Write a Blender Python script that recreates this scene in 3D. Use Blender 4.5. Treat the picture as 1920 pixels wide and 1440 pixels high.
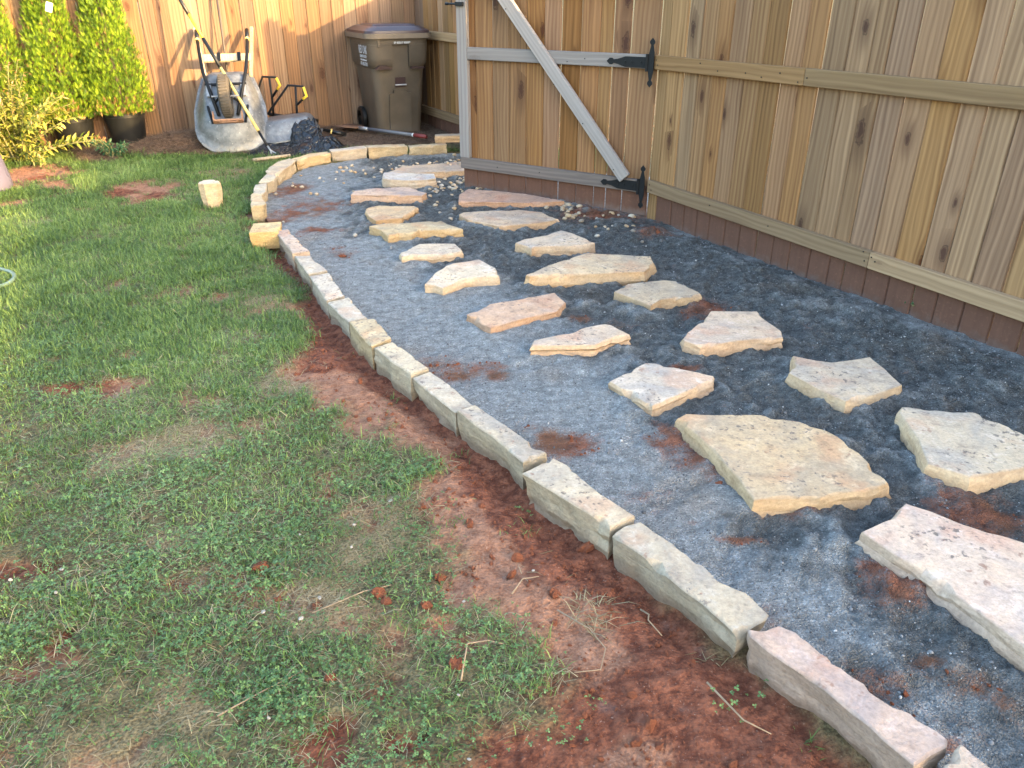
import bpy, bmesh, math, random
import numpy as np
from mathutils import Vector, Matrix, Quaternion
from mathutils.geometry import delaunay_2d_cdt

scene = bpy.context.scene
for o in list(bpy.data.objects):
    bpy.data.objects.remove(o)

# ---------------------------------------------------------------- camera
cam_data = bpy.data.cameras.new('camera')
cam = bpy.data.objects.new('camera', cam_data)
scene.collection.objects.link(cam)
cam_data.sensor_width = 36.0
cam_data.lens = 27.04
cam_data.clip_start = 0.02
cam_data.clip_end = 500.0
cam.location = (0.0, 0.0, 1.45)
cam.rotation_euler = (math.radians(90 - 26.9), 0.0, 0.0)
scene.camera = cam

# ---------------------------------------------------------------- sky, sun, exposure
SUN_EL = math.radians(11.7)
SUN_AZ = math.radians(124.0)          # clockwise from +Y: low, behind the camera and to its right
world = bpy.data.worlds.new('World')
scene.world = world
world.use_nodes = True
wn = world.node_tree
sky = wn.nodes.new('ShaderNodeTexSky')
sky.sky_type = 'NISHITA'
sky.sun_disc = False
sky.sun_elevation = SUN_EL
sky.sun_rotation = SUN_AZ
sky.air_density = 1.0
sky.dust_density = 2.6
sky.ozone_density = 1.0
wn.links.new(sky.outputs['Color'], wn.nodes['Background'].inputs['Color'])
wn.nodes['Background'].inputs['Strength'].default_value = 0.15

sun_data = bpy.data.lights.new('sun', 'SUN')
sun_data.energy = 2.0
sun_data.angle = math.radians(0.55)
sun_data.color = (1.0, 0.66, 0.28)
sun = bpy.data.objects.new('sun', sun_data)
scene.collection.objects.link(sun)
SUN_DIR = Vector((math.cos(SUN_EL) * math.sin(SUN_AZ), math.cos(SUN_EL) * math.cos(SUN_AZ), math.sin(SUN_EL)))
sun.rotation_euler = (-SUN_DIR).to_track_quat('-Z', 'Y').to_euler()
sun.location = SUN_DIR * 30

vs = scene.view_settings
vs.view_transform = 'Standard'
vs.look = 'None'
vs.exposure = 3.3
vs.gamma = 1.0
vs.use_curve_mapping = False
scene.render.engine = 'CYCLES'
scene.cycles.use_denoising = True
scene.cycles.max_bounces = 5
scene.cycles.diffuse_bounces = 2
scene.cycles.transmission_bounces = 4

# ---- layout of the yard in metres (x right, y away from the house, z up) ----
FLAGSTONES = [
    ('f_back_grey', 0.078, [(-1.101, 6.586), (-1.101, 6.722), (-1.035, 6.744), (-0.79, 6.708), (-0.668, 6.695), (-0.635, 6.507), (-0.695, 6.443), (-0.76, 6.43), (-0.892, 6.43), (-1.017, 6.456), (-1.08, 6.507)]),
    ('f_pink', 0.066, [(-1.246, 5.96), (-1.243, 6.084), (-1.136, 6.165), (-0.89, 6.236), (-0.823, 6.212), (-0.666, 6.027), (-0.692, 5.927), (-1.008, 5.949), (-1.205, 5.96)]),
    ('f_orange_small', 0.050, [(-1.066, 5.513), (-1.074, 5.62), (-0.984, 5.685), (-0.726, 5.679), (-0.689, 5.629), (-0.727, 5.475), (-0.776, 5.337), (-0.864, 5.301), (-0.942, 5.266), (-1.0, 5.364)]),
    ('f_long', 0.062, [(-0.958, 5.076), (-0.877, 5.143), (-0.772, 5.135), (-0.485, 5.212), (-0.433, 5.126), (-0.327, 5.01), (-0.606, 4.978), (-0.652, 4.883), (-0.736, 4.899), (-0.798, 4.845), (-0.861, 4.978)]),
    ('f_pale_small', 0.051, [(-0.685, 4.52), (-0.581, 4.706), (-0.358, 4.714), (-0.299, 4.556), (-0.385, 4.484), (-0.587, 4.467), (-0.657, 4.432)]),
    ('f_pale_mid', 0.061, [(-0.468, 3.931), (-0.412, 4.17), (-0.368, 4.257), (-0.193, 4.343), (-0.096, 4.202), (-0.071, 4.063), (-0.253, 4.018), (-0.368, 3.875), (-0.419, 3.917)]),
    ('f_slab', 0.061, [(-1.083, 6.828), (-1.001, 7.096), (-0.769, 7.188), (-0.476, 7.297), (-0.352, 7.282), (-0.305, 6.89), (-0.422, 6.884), (-0.803, 6.819)]),
    ('f_wedge', 0.050, [(-0.405, 5.817), (-0.413, 6.056), (-0.351, 6.226), (0.08, 6.084), (0.398, 5.832), (0.125, 5.766), (-0.096, 5.791)]),
    ('f_gate', 0.042, [(-0.38, 5.474), (-0.352, 5.529), (0.05, 5.6), (0.215, 5.529), (0.268, 5.392), (0.35, 5.326), (0.205, 5.24), (-0.02, 5.169), (-0.086, 5.144), (-0.306, 5.317)]),
    ('f_stepped', 0.066, [(0.022, 4.677), (0.079, 4.755), (0.217, 4.835), (0.321, 4.96), (0.392, 4.897), (0.516, 4.677), (0.439, 4.62), (0.142, 4.594), (0.119, 4.553), (0.088, 4.62)]),
    ('f_widepale', 0.071, [(0.076, 4.05), (0.203, 4.215), (0.446, 4.448), (0.569, 4.416), (0.818, 4.388), (0.83, 4.27), (0.739, 4.111), (0.532, 4.08), (0.097, 4.029)]),
    ('f_greytop', 0.053, [(0.538, 3.828), (0.625, 3.953), (0.827, 4.011), (0.902, 3.996), (0.995, 3.801), (0.928, 3.748), (0.766, 3.717), (0.698, 3.633), (0.637, 3.709)]),
    ('f_pinkochre', 0.044, [(-0.223, 3.536), (-0.117, 3.67), (0.055, 3.759), (0.225, 3.831), (0.273, 3.695), (0.221, 3.567), (0.104, 3.501), (-0.101, 3.366), (-0.144, 3.41), (-0.186, 3.489)]),
    ('f_whitewedge', 0.058, [(0.083, 3.127), (0.1, 3.186), (0.229, 3.258), (0.439, 3.386), (0.473, 3.353), (0.542, 3.247), (0.442, 3.196), (0.372, 3.133), (0.269, 3.127)]),
    ('f_speckled', 0.057, [(0.772, 3.235), (0.835, 3.304), (0.911, 3.424), (0.98, 3.54), (1.208, 3.54), (1.213, 3.435), (1.249, 3.293), (1.235, 3.221), (1.068, 3.19), (0.838, 3.127), (0.777, 3.18)]),
    ('f_diamond', 0.042, [(0.399, 2.807), (0.571, 2.98), (0.616, 2.977), (0.705, 2.924), (0.833, 2.848), (0.82, 2.807), (0.675, 2.697), (0.539, 2.594), (0.527, 2.605)]),
    ('f_notched', 0.053, [(1.216, 3.022), (1.285, 2.985), (1.358, 2.961), (1.544, 3.012), (1.558, 2.883), (1.562, 2.745), (1.425, 2.668), (1.285, 2.61), (1.203, 2.728), (1.145, 2.855), (1.191, 2.922)]),
    ('f_big', 0.053, [(0.609, 2.476), (0.649, 2.51), (0.775, 2.504), (0.924, 2.504), (1.054, 2.447), (1.14, 2.382), (1.181, 2.253), (1.206, 2.117), (1.208, 2.059), (1.116, 2.009), (1.029, 1.998), (0.957, 1.971), (0.871, 1.973), (0.795, 1.969), (0.749, 1.96), (0.728, 2.093), (0.665, 2.34), (0.631, 2.417)]),
    ('f_cream', 0.065, [(1.437, 2.499), (1.468, 2.543), (1.597, 2.515), (1.715, 2.499), (1.77, 2.425), (1.806, 2.339), (1.818, 2.233), (1.785, 2.17), (1.68, 2.127), (1.572, 2.098), (1.472, 2.069), (1.377, 2.151), (1.419, 2.312)]),
    ('f_pinkslab', 0.041, [(1.015, 1.794), (1.089, 1.837), (1.203, 1.931), (1.263, 1.89), (1.321, 1.827), (1.458, 1.74), (1.572, 1.671), (1.518, 1.519), (1.278, 1.226), (1.226, 1.35), (1.181, 1.462), (1.108, 1.626), (1.066, 1.692)]),
]
EDGING = [
    ('e1', 0.090, [(0.844, 1.009), (0.876, 1.045), (0.912, 1.065), (0.934, 1.053), (0.946, 1.009), (0.966, 0.949), (0.899, 0.913)]),
    ('e2', 0.090, [(0.566, 1.382), (0.626, 1.391), (0.646, 1.406), (0.683, 1.379), (0.751, 1.27), (0.827, 1.185), (0.86, 1.148), (0.9, 1.078), (0.888, 1.061), (0.798, 1.015), (0.754, 1.086), (0.686, 1.2), (0.637, 1.265), (0.594, 1.312), (0.563, 1.362)]),
    ('e3', 0.090, [(0.281, 1.754), (0.322, 1.791), (0.371, 1.812), (0.395, 1.781), (0.46, 1.7), (0.535, 1.617), (0.605, 1.52), (0.641, 1.444), (0.631, 1.427), (0.568, 1.387), (0.546, 1.374), (0.459, 1.509), (0.35, 1.666), (0.293, 1.736)]),
    ('e4', 0.090, [(0.029, 2.066), (0.134, 2.156), (0.177, 2.107), (0.265, 1.95), (0.36, 1.824), (0.281, 1.767), (0.251, 1.809), (0.165, 1.908), (0.083, 2.004)]),
    ('e5', 0.090, [(-0.202, 2.458), (-0.137, 2.505), (-0.005, 2.339), (0.115, 2.183), (0.038, 2.125), (-0.074, 2.284)]),
    ('e6', 0.090, [(-0.4, 2.76), (-0.335, 2.821), (-0.241, 2.698), (-0.144, 2.516), (-0.206, 2.463), (-0.286, 2.58)]),
    ('e7', 0.090, [(-0.598, 3.04), (-0.525, 3.103), (-0.429, 2.961), (-0.34, 2.832), (-0.406, 2.766), (-0.504, 2.892)]),
    ('e8', 0.090, [(-0.756, 3.32), (-0.644, 3.364), (-0.531, 3.124), (-0.609, 3.047), (-0.685, 3.174)]),
    ('e9', 0.090, [(-0.92, 3.599), (-0.825, 3.662), (-0.685, 3.387), (-0.763, 3.331), (-0.837, 3.455)]),
    ('e10', 0.090, [(-1.097, 3.978), (-1.003, 4.032), (-0.848, 3.688), (-0.928, 3.617)]),
    ('e11', 0.090, [(-1.274, 4.354), (-1.188, 4.388), (-1.154, 4.309), (-1.027, 4.099), (-1.111, 4.017)]),
    ('e12', 0.090, [(-1.525, 4.865), (-1.454, 4.907), (-1.203, 4.431), (-1.288, 4.368)]),
    ('e13', 0.090, [(-1.966, 5.804), (-1.88, 5.794), (-1.774, 5.538), (-1.782, 5.489), (-1.861, 5.451)]),
    ('e14', 0.090, [(-2.047, 6.177), (-1.959, 6.214), (-1.881, 5.913), (-1.88, 5.804), (-1.958, 5.809)]),
    ('e15', 0.090, [(-2.044, 6.25), (-2.058, 6.543), (-1.973, 6.561), (-1.93, 6.324), (-1.96, 6.218)]),
    ('e16', 0.090, [(-2.106, 6.664), (-2.103, 7.038), (-2.027, 7.209), (-1.957, 7.137), (-1.947, 6.919), (-1.973, 6.569), (-2.062, 6.569)]),
    ('e17', 0.090, [(-2.047, 7.272), (-1.936, 7.521), (-1.782, 7.632), (-1.731, 7.555), (-1.899, 7.337), (-1.96, 7.146)]),
    ('e18', 0.090, [(-1.745, 7.607), (-1.76, 7.713), (-1.429, 7.848), (-1.411, 7.738), (-1.593, 7.688)]),
    ('e19', 0.090, [(-1.412, 7.749), (-1.427, 7.859), (-1.058, 8.029), (-1.038, 7.915), (-1.227, 7.84)]),
    ('e20', 0.090, [(-1.033, 7.907), (-1.048, 8.029), (-0.66, 8.107), (-0.651, 7.991), (-0.844, 7.972)]),
]
LOOSE = [
    ('cube', 0.061, [(-1.714, 5.011), (-1.612, 5.067), (-1.498, 4.802), (-1.611, 4.743)]),
    ('capblock', 0.168, [(-0.782, 8.029), (-0.788, 8.131), (-0.446, 8.09), (-0.441, 7.989)]),
    ('upright', 0.138, [(-2.404, 6.102), (-2.339, 6.148), (-2.232, 5.976), (-2.152, 5.825), (-2.214, 5.784), (-2.302, 5.825)]),
]
SOIL = [(-0.957, 3.563), (-0.908, 3.179), (-0.904, 3.012), (-0.8, 2.858), (-0.653, 2.672), (-0.601, 2.504), (-0.481, 2.504), (-0.302, 2.316), (-0.221, 2.247), (-0.184, 1.97), (-0.153, 1.863), (-0.121, 1.718), (-0.145, 1.608), (-0.043, 1.567), (0.054, 1.434), (0.089, 1.316), (0.048, 1.224), (-0.07, 1.154), (-0.123, 1.076), (-0.145, 0.937), (0.817, 0.937), (0.717, 1.076), (0.572, 1.365), (0.286, 1.838), (0.054, 2.18), (-0.22, 2.504), (-0.428, 2.908), (-0.639, 3.238), (-0.851, 3.563), (-1.297, 4.506), (-1.656, 5.086), (-1.825, 5.286), (-1.764, 5.086), (-1.455, 4.613), (-1.135, 4.031)]
PATH = [(0.849, 0.981), (0.786, 1.134), (0.65, 1.452), (0.443, 1.651), (0.325, 1.889), (0.074, 2.247), (-0.208, 2.628), (-0.414, 2.985), (-0.614, 3.238), (-0.811, 3.494), (-1.004, 3.905), (-1.24, 4.404), (-1.584, 5.086), (-1.825, 5.286), (-1.928, 5.731), (-2.079, 6.34), (-2.174, 7.076), (-2.106, 7.569), (-1.797, 7.812), (-1.411, 8.041), (-1.06, 8.281), (-0.648, 8.375), (0.0, 8.875)]
CLAY = [(-1.774, 6.458, 0.266, 0.392), (-1.677, 5.369, 0.158, 0.283), (-1.32, 5.194, 0.183, 0.134), (-1.092, 4.783, 0.102, 0.093), (-0.068, 2.935, 0.091, 0.082), (0.346, 3.566, 0.096, 0.098), (1.026, 3.755, 0.152, 0.199), (0.137, 2.428, 0.098, 0.084), (0.397, 2.059, 0.095, 0.077), (0.668, 5.636, 0.334, 0.308), (1.019, 5.159, 0.328, 0.211), (0.589, 2.397, 0.116, 0.168), (0.685, 2.188, 0.108, 0.146), (1.022, 1.698, 0.09, 0.09), (1.049, 1.591, 0.115, 0.082), (1.532, 1.964, 0.15, 0.138), (1.009, 1.357, 0.065, 0.037), (1.123, 1.243, 0.073, 0.089), (0.908, 1.985, 0.118, 0.045), (0.668, 1.838, 0.095, 0.025), (0.247, 1.766, 0.046, 0.059), (-0.464, 3.013, 0.162, 0.064), (-0.926, 5.502, 0.077, 0.089), (0.765, 3.013, 0.139, 0.053), (0.558, 1.916, 0.041, 0.027), (-0.16, 2.505, 0.06, 0.048), (1.082, 1.636, 0.161, 0.128), (1.506, 1.977, 0.218, 0.134), (1.079, 1.273, 0.149, 0.092), (0.921, 1.129, 0.127, 0.066), (0.625, 5.593, 0.468, 0.334), (1.063, 5.197, 0.257, 0.187), (0.653, 2.295, 0.131, 0.209)]
BARE = [(-1.827, 2.826, 0.121, 0.082), (-1.685, 2.85, 0.084, 0.078), (-3.041, 6.37, 0.341, 0.459), (-3.822, 6.538, 0.153, 0.141), (-4.308, 7.006, 0.428, 0.589), (-1.353, 1.696, 0.105, 0.031), (-1.141, 1.435, 0.03, 0.05), (-0.416, 1.135, 0.081, 0.06), (-0.233, 1.147, 0.07, 0.03), (-0.179, 1.49, 0.055, 0.038), (-0.094, 1.435, 0.067, 0.043), (-0.382, 1.196, 0.048, 0.026), (-1.817, 5.66, 0.158, 0.218), (-3.874, 5.902, 0.184, 0.234), (-0.55, 1.382, 0.033, 0.017), (-0.901, 1.471, 0.041, 0.017), (-0.335, 1.269, 0.05, 0.018)]
DRY = [(-0.889, 2.872, 0.189, 0.222), (-0.428, 1.935, 0.124, 0.122), (-0.425, 1.732, 0.167, 0.184), (-1.217, 2.395, 0.213, 0.149), (-1.019, 1.839, 0.143, 0.063), (-0.787, 1.289, 0.056, 0.093), (-0.527, 1.576, 0.128, 0.142), (-1.365, 3.874, 0.199, 0.21), (-2.571, 6.988, 0.286, 0.452), (-0.927, 3.031, 0.139, 0.268), (-1.273, 3.303, 0.15, 0.124), (-0.698, 1.212, 0.072, 0.072), (-1.346, 2.248, 0.111, 0.068)]
CLAY_SMEARS = [(-0.274, 2.972, 0.297, 0.219), (0.174, 2.399, 0.27, 0.186), (0.406, 2.006, 0.237, 0.143), (0.627, 2.268, 0.166, 0.256), (0.991, 1.599, 0.216, 0.165), (1.468, 1.912, 0.228, 0.159), (1.018, 1.235, 0.267, 0.147), (-1.58, 5.768, 0.435, 0.869), (0.742, 5.6, 0.664, 0.395), (0.686, 1.532, 0.126, 0.098), (0.87, 1.972, 0.167, 0.061), (1.008, 3.683, 0.245, 0.222), (0.489, 3.431, 0.154, 0.132), (-1.08, 4.728, 0.236, 0.159)]
DAMP = [(-1.409, 7.703), (-0.485, 7.982), (0.166, 5.979), (1.041, 5.501), (2.225, 3.012), (2.39, 2.148), (1.386, 0.937), (1.035, 0.937), (0.997, 1.076), (0.891, 1.382), (0.797, 1.695), (0.729, 1.943), (0.606, 2.426), (0.485, 2.672), (0.344, 3.238), (-0.029, 3.988), (-0.668, 4.668), (-1.192, 5.286)]
MULCH = [(-6.894, 8.875), (-4.933, 8.875), (-4.279, 7.703), (-3.916, 7.596), (-3.803, 7.925), (-3.096, 7.896), (-2.554, 7.868), (-2.206, 7.757), (-1.954, 8.041), (-1.506, 8.281), (-1.086, 8.503), (-0.659, 8.536), (0.238, 8.875), (0.275, 10.378), (-1.866, 10.868), (-4.442, 10.148), (-6.894, 8.875)]
PEBBLES = [(-1.534, 7.26), (-1.505, 7.369), (-1.468, 7.124), (-1.538, 7.109), (-1.415, 7.065), (-1.315, 7.007), (-1.367, 7.184), (-1.294, 7.322), (-1.208, 7.245), (-1.193, 7.109), (-1.215, 6.865), (-1.434, 6.623), (-1.154, 7.385), (-1.145, 7.547), (-1.158, 7.53), (-1.052, 7.596), (-1.055, 7.353), (-0.975, 7.306), (-1.107, 7.229), (-0.924, 7.245), (-0.896, 7.433), (-0.926, 7.369), (-0.817, 7.664), (-0.782, 7.465), (-0.742, 7.481), (-0.741, 7.613), (-0.708, 7.596), (-0.659, 7.547), (-0.592, 7.596), (-0.564, 7.715), (-0.594, 7.199), (-0.561, 7.124), (-0.763, 7.169), (-0.807, 7.369), (-0.671, 7.465), (-0.517, 7.63), (-0.482, 7.169), (-0.586, 6.783), (-0.628, 6.663), (-0.598, 6.572), (-0.575, 6.495), (-0.57, 6.396), (-0.63, 6.483), (-0.633, 6.396), (-0.66, 6.421), (-0.675, 6.348), (-0.642, 6.312), (-0.613, 6.36), (-0.61, 6.253), (-0.626, 6.253), (-0.525, 6.649), (-0.5, 6.623), (-0.486, 6.495), (-0.528, 6.546), (-0.453, 6.783), (-0.439, 6.649), (-0.464, 6.689), (-0.421, 6.838), (-0.406, 6.676), (-0.481, 6.183), (-0.469, 6.014), (-0.584, 6.014), (-0.586, 5.865), (-0.533, 5.662), (-0.44, 5.462), (-0.671, 6.16), (-0.48, 6.409), (-1.056, 5.072), (-1.295, 6.312), (-0.653, 6.137), (-0.592, 6.495), (-0.604, 6.47), (-0.474, 6.572), (-0.61, 7.497), (-0.641, 7.563), (-0.545, 7.563), (-0.523, 7.53), (-0.762, 7.417), (-0.718, 7.497), (-1.056, 7.26), (-1.006, 7.26), (-0.961, 7.245), (-1.08, 7.306), (-1.877, 6.935), (-1.69, 6.838), (-1.625, 6.702), (-1.59, 7.08), (-1.544, 6.81), (-1.872, 6.636), (-1.82, 6.508), (-1.852, 6.546), (-1.629, 6.241), (-1.573, 6.217), (-1.912, 6.241), (-1.628, 5.407), (-1.639, 5.282), (-1.432, 6.623), (-1.985, 6.676), (-1.505, 7.369), (-1.543, 7.275), (-1.471, 7.139), (-1.541, 7.124), (-1.059, 5.081), (-1.764, 6.508), (-1.593, 7.275), (-1.416, 7.05), (0.397, 5.854), (0.426, 5.802), (0.462, 5.802), (0.38, 5.741), (0.506, 5.761), (0.415, 5.662), (0.397, 5.623), (0.447, 5.623), (0.47, 5.613), (0.494, 5.632), (0.531, 5.546), (0.667, 5.574), (0.612, 5.48), (0.407, 5.499), (0.44, 5.489), (0.378, 5.465), (0.492, 5.389), (0.583, 5.282), (0.703, 5.3), (0.73, 5.326), (0.655, 5.155), (0.568, 5.032), (0.643, 5.239), (0.74, 5.656), (0.782, 5.594), (0.892, 5.565), (0.869, 5.555), (0.86, 4.953), (0.371, 5.802), (0.411, 5.751), (0.438, 5.711), (0.375, 5.691), (0.399, 5.802), (0.458, 5.574), (0.831, 5.18), (0.799, 5.282), (0.854, 5.326)]
CHIPS = [(-1.262, 1.688), (-1.224, 1.588), (-0.515, 1.578), (-0.544, 1.495), (-0.648, 1.518), (-0.542, 1.191), (-0.617, 2.288), (-0.479, 1.889), (-0.385, 2.007), (-1.374, 1.636), (-0.466, 1.776), (-0.128, 1.557), (-0.123, 1.254), (-0.091, 1.094), (0.06, 1.695), (-0.632, 1.838)]
CLODS = [(-0.714, 1.706), (-0.359, 1.594), (-0.519, 1.561), (-0.431, 1.313), (-0.136, 1.357), (-0.201, 1.673), (0.236, 1.838), (0.0, 1.684), (0.116, 1.608), (-0.226, 1.547), (-0.335, 1.567), (-0.131, 1.916)]
# ---------------------------------------------------------------- helpers
COL = scene.collection
rng = np.random.default_rng(7)
random.seed(7)

def link(o, parent=None):
    COL.objects.link(o)
    if parent is not None:
        o.parent = parent
    return o

def tag(o, label=None, category=None, group=None, kind=None):
    if label: o['label'] = label
    if category: o['category'] = category
    if group: o['group'] = group
    if kind: o['kind'] = kind
    return o

def empty(name, loc=(0, 0, 0), rz=0.0):
    o = bpy.data.objects.new(name, None)
    o.location = loc
    o.rotation_euler = (0, 0, rz)
    o.empty_display_size = 0.1
    return link(o)

def mesh_from(name, verts, faces, mat=None, smooth=False):
    me = bpy.data.meshes.new(name)
    me.from_pydata([tuple(v) for v in verts], [], [tuple(f) for f in faces])
    me.update()
    if mat is not None:
        for m in (mat if isinstance(mat, (list, tuple)) else [mat]):
            me.materials.append(m)
    if smooth:
        me.polygons.foreach_set('use_smooth', [True] * len(me.polygons))
    return me

def add(name, me, parent=None, loc=None, rot=None):
    o = bpy.data.objects.new(name, me)
    if loc is not None: o.location = loc
    if rot is not None: o.rotation_euler = rot
    return link(o, parent)

def big_mesh(name, V, Fq, mat, smooth=True):
    """numpy verts (n,3), quads or tris (m,k) -> mesh"""
    V = np.asarray(V, dtype=np.float32); Fq = np.asarray(Fq, dtype=np.int32)
    me = bpy.data.meshes.new(name)
    me.vertices.add(len(V)); me.vertices.foreach_set('co', V.ravel())
    k = Fq.shape[1]
    me.loops.add(Fq.size); me.loops.foreach_set('vertex_index', Fq.ravel())
    me.polygons.add(len(Fq))
    me.polygons.foreach_set('loop_start', np.arange(0, Fq.size, k, dtype=np.int32))
    me.polygons.foreach_set('loop_total', np.full(len(Fq), k, dtype=np.int32))
    if smooth:
        me.polygons.foreach_set('use_smooth', np.ones(len(Fq), dtype=bool))
    me.update(calc_edges=True)
    me.validate()
    if mat is not None: me.materials.append(mat)
    return me

def set_attr(me, name, vals):
    a = me.attributes.new(name, 'FLOAT', 'POINT')
    a.data.foreach_set('value', np.asarray(vals, dtype=np.float32).ravel())

class MB:
    """collects simple solids into one mesh"""
    def __init__(s): s.v = []; s.f = []
    def _add(s, vs, fs):
        b = len(s.v); s.v += [Vector(v) for v in vs]; s.f += [tuple(i + b for i in f) for f in fs]
        return s
    def box(s, c, size, M=None, bevel=0.0):
        x, y, z = (size[0] / 2, size[1] / 2, size[2] / 2)
        if bevel <= 0:
            vs = [Vector((sx * x, sy * y, sz * z)) for sz in (-1, 1) for sx, sy in ((-1, -1), (1, -1), (1, 1), (-1, 1))]
            fs = [(3, 2, 1, 0), (4, 5, 6, 7), (0, 1, 5, 4), (1, 2, 6, 5), (2, 3, 7, 6), (3, 0, 4, 7)]
        else:
            b = min(bevel, x * .9, y * .9, z * .9); vs = []; fs = []
            prof = [(-z, b), (-z + b, 0), (z - b, 0), (z, b)]
            ring = lambda k: [(-x + k, -y + b), (-x + b, -y + k), (x - b, -y + k), (x - k, -y + b), (x - k, y - b), (x - b, y - k), (-x + b, y - k), (-x + k, y - b)] if k < b else [(-x + b, -y + b), (-x + b, -y + b), (x - b, -y + b), (x - b, -y + b), (x - b, y - b), (x - b, y - b), (-x + b, y - b), (-x + b, y - b)]
            for zz, k in prof:
                if k == 0: pts = ring(0)
                else: pts = [(px * (1 - b / x) if 0 else max(-x + b * .6, min(x - b * .6, px)), max(-y + b * .6, min(y - b * .6, py))) for px, py in ring(0)]
                vs += [Vector((p[0], p[1], zz)) for p in pts]
            for r in range(3):
                for i in range(8):
                    j = (i + 1) % 8
                    fs.append((r * 8 + i, r * 8 + j, r * 8 + 8 + j, r * 8 + 8 + i))
            fs.append(tuple(range(7, -1, -1))); fs.append(tuple(range(24, 32)))
        c = Vector(c)
        vs = [(M @ v if M is not None else v) + c for v in vs]
        return s._add(vs, fs)
    def tube(s, pts, r, n=8, cap=True):
        pts = [Vector(p) for p in pts]
        rs = r if isinstance(r, (list, tuple)) else [r] * len(pts)
        vs = []; fs = []
        t0 = (pts[1] - pts[0]).normalized()
        up = Vector((0, 0, 1)) if abs(t0.z) < .9 else Vector((1, 0, 0))
        u = t0.cross(up).normalized()
        for i, p in enumerate(pts):
            if i == 0: t = t0
            elif i == len(pts) - 1: t = (pts[i] - pts[i - 1]).normalized()
            else: t = ((pts[i + 1] - pts[i]).normalized() + (pts[i] - pts[i - 1]).normalized()).normalized()
            u = (u - t * u.dot(t)).normalized(); w = t.cross(u)
            for k in range(n):
                a = 2 * math.pi * k / n
                vs.append(p + (u * math.cos(a) + w * math.sin(a)) * rs[i])
        for i in range(len(pts) - 1):
            for k in range(n):
                j = (k + 1) % n
                fs.append((i * n + k, i * n + j, (i + 1) * n + j, (i + 1) * n + k))
        if cap:
            fs.append(tuple(range(n - 1, -1, -1))); fs.append(tuple(range((len(pts) - 1) * n, len(pts) * n)))
        return s._add(vs, fs)
    def lathe(s, prof, n=24, M=None, cap=True):
        vs = []; fs = []
        for r, z in prof:
            for k in range(n):
                a = 2 * math.pi * k / n
                v = Vector((r * math.cos(a), r * math.sin(a), z)); vs.append(M @ v if M is not None else v)
        for i in range(len(prof) - 1):
            for k in range(n):
                j = (k + 1) % n
                fs.append((i * n + k, i * n + j, (i + 1) * n + j, (i + 1) * n + k))
        if cap:
            fs.append(tuple(range(n - 1, -1, -1))); fs.append(tuple(range((len(prof) - 1) * n, len(prof) * n)))
        return s._add(vs, fs)
    def loft(s, rings, cap0=True, cap1=True):
        n = len(rings[0]); vs = [Vector(v) for r in rings for v in r]; fs = []
        for i in range(len(rings) - 1):
            for k in range(n):
                j = (k + 1) % n
                fs.append((i * n + k, i * n + j, (i + 1) * n + j, (i + 1) * n + k))
        if cap0: fs.append(tuple(range(n - 1, -1, -1)))
        if cap1: fs.append(tuple(range((len(rings) - 1) * n, len(rings) * n)))
        return s._add(vs, fs)
    def prism(s, poly, y0, y1):
        """polygon in (x, z), extruded along y"""
        n = len(poly); vs = [Vector((p[0], y0, p[1])) for p in poly] + [Vector((p[0], y1, p[1])) for p in poly]
        fs = [tuple(range(n)), tuple(range(2 * n - 1, n - 1, -1))] + [(i, i + n, (i + 1) % n + n, (i + 1) % n) for i in range(n)]
        return s._add(vs, fs)
    def mesh(s, name, mat, smooth=False, M=None):
        v = [M @ p for p in s.v] if M is not None else s.v
        me = mesh_from(name, v, s.f, mat, smooth)
        bm = bmesh.new(); bm.from_mesh(me); bmesh.ops.recalc_face_normals(bm, faces=bm.faces); bm.to_mesh(me); bm.free()
        return me
    def obj(s, name, mat, parent=None, smooth=False, M=None, auto=None):
        me = s.mesh(name, mat, smooth, M)
        if auto is not None:
            me.polygons.foreach_set('use_smooth', [True] * len(me.polygons))
            me.set_sharp_from_angle(angle=math.radians(auto))
        return add(name, me, parent)

# ---- vectorised value noise
def _h(ix, iy, seed):
    n = (ix.astype(np.int64) * 374761393 + iy.astype(np.int64) * 668265263 + seed * 974634777) & 0x7fffffff
    n = ((n ^ (n >> 13)) * 1274126177) & 0x7fffffff
    return ((n ^ (n >> 16)) & 0xffff) / 65535.0
def vnoise(x, y, seed=0):
    x = np.asarray(x, float); y = np.asarray(y, float)
    ix = np.floor(x); iy = np.floor(y); fx = x - ix; fy = y - iy
    fx = fx * fx * fx * (fx * (fx * 6 - 15) + 10); fy = fy * fy * fy * (fy * (fy * 6 - 15) + 10)
    a = _h(ix, iy, seed); b = _h(ix + 1, iy, seed); c = _h(ix, iy + 1, seed); d = _h(ix + 1, iy + 1, seed)
    return (a * (1 - fx) + b * fx) * (1 - fy) + (c * (1 - fx) + d * fx) * fy
def fbm(x, y, f=1.0, oct=4, seed=0, gain=.5):
    s = 0; a = 1; t = 0
    x = np.asarray(x, float); y = np.asarray(y, float)
    for k in range(oct):
        # rotate every octave so that no lattice direction shows
        ca, sa = math.cos(.7 * k + .4), math.sin(.7 * k + .4)
        s = s + a * vnoise((x * ca - y * sa) * f + 17.3 * k, (x * sa + y * ca) * f - 9.1 * k, seed + k); t += a; a *= gain; f *= 2.03
    return s / t
def sstep(a, b, x):
    t = np.clip((np.asarray(x, float) - a) / (b - a), 0, 1); return t * t * (3 - 2 * t)
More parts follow.
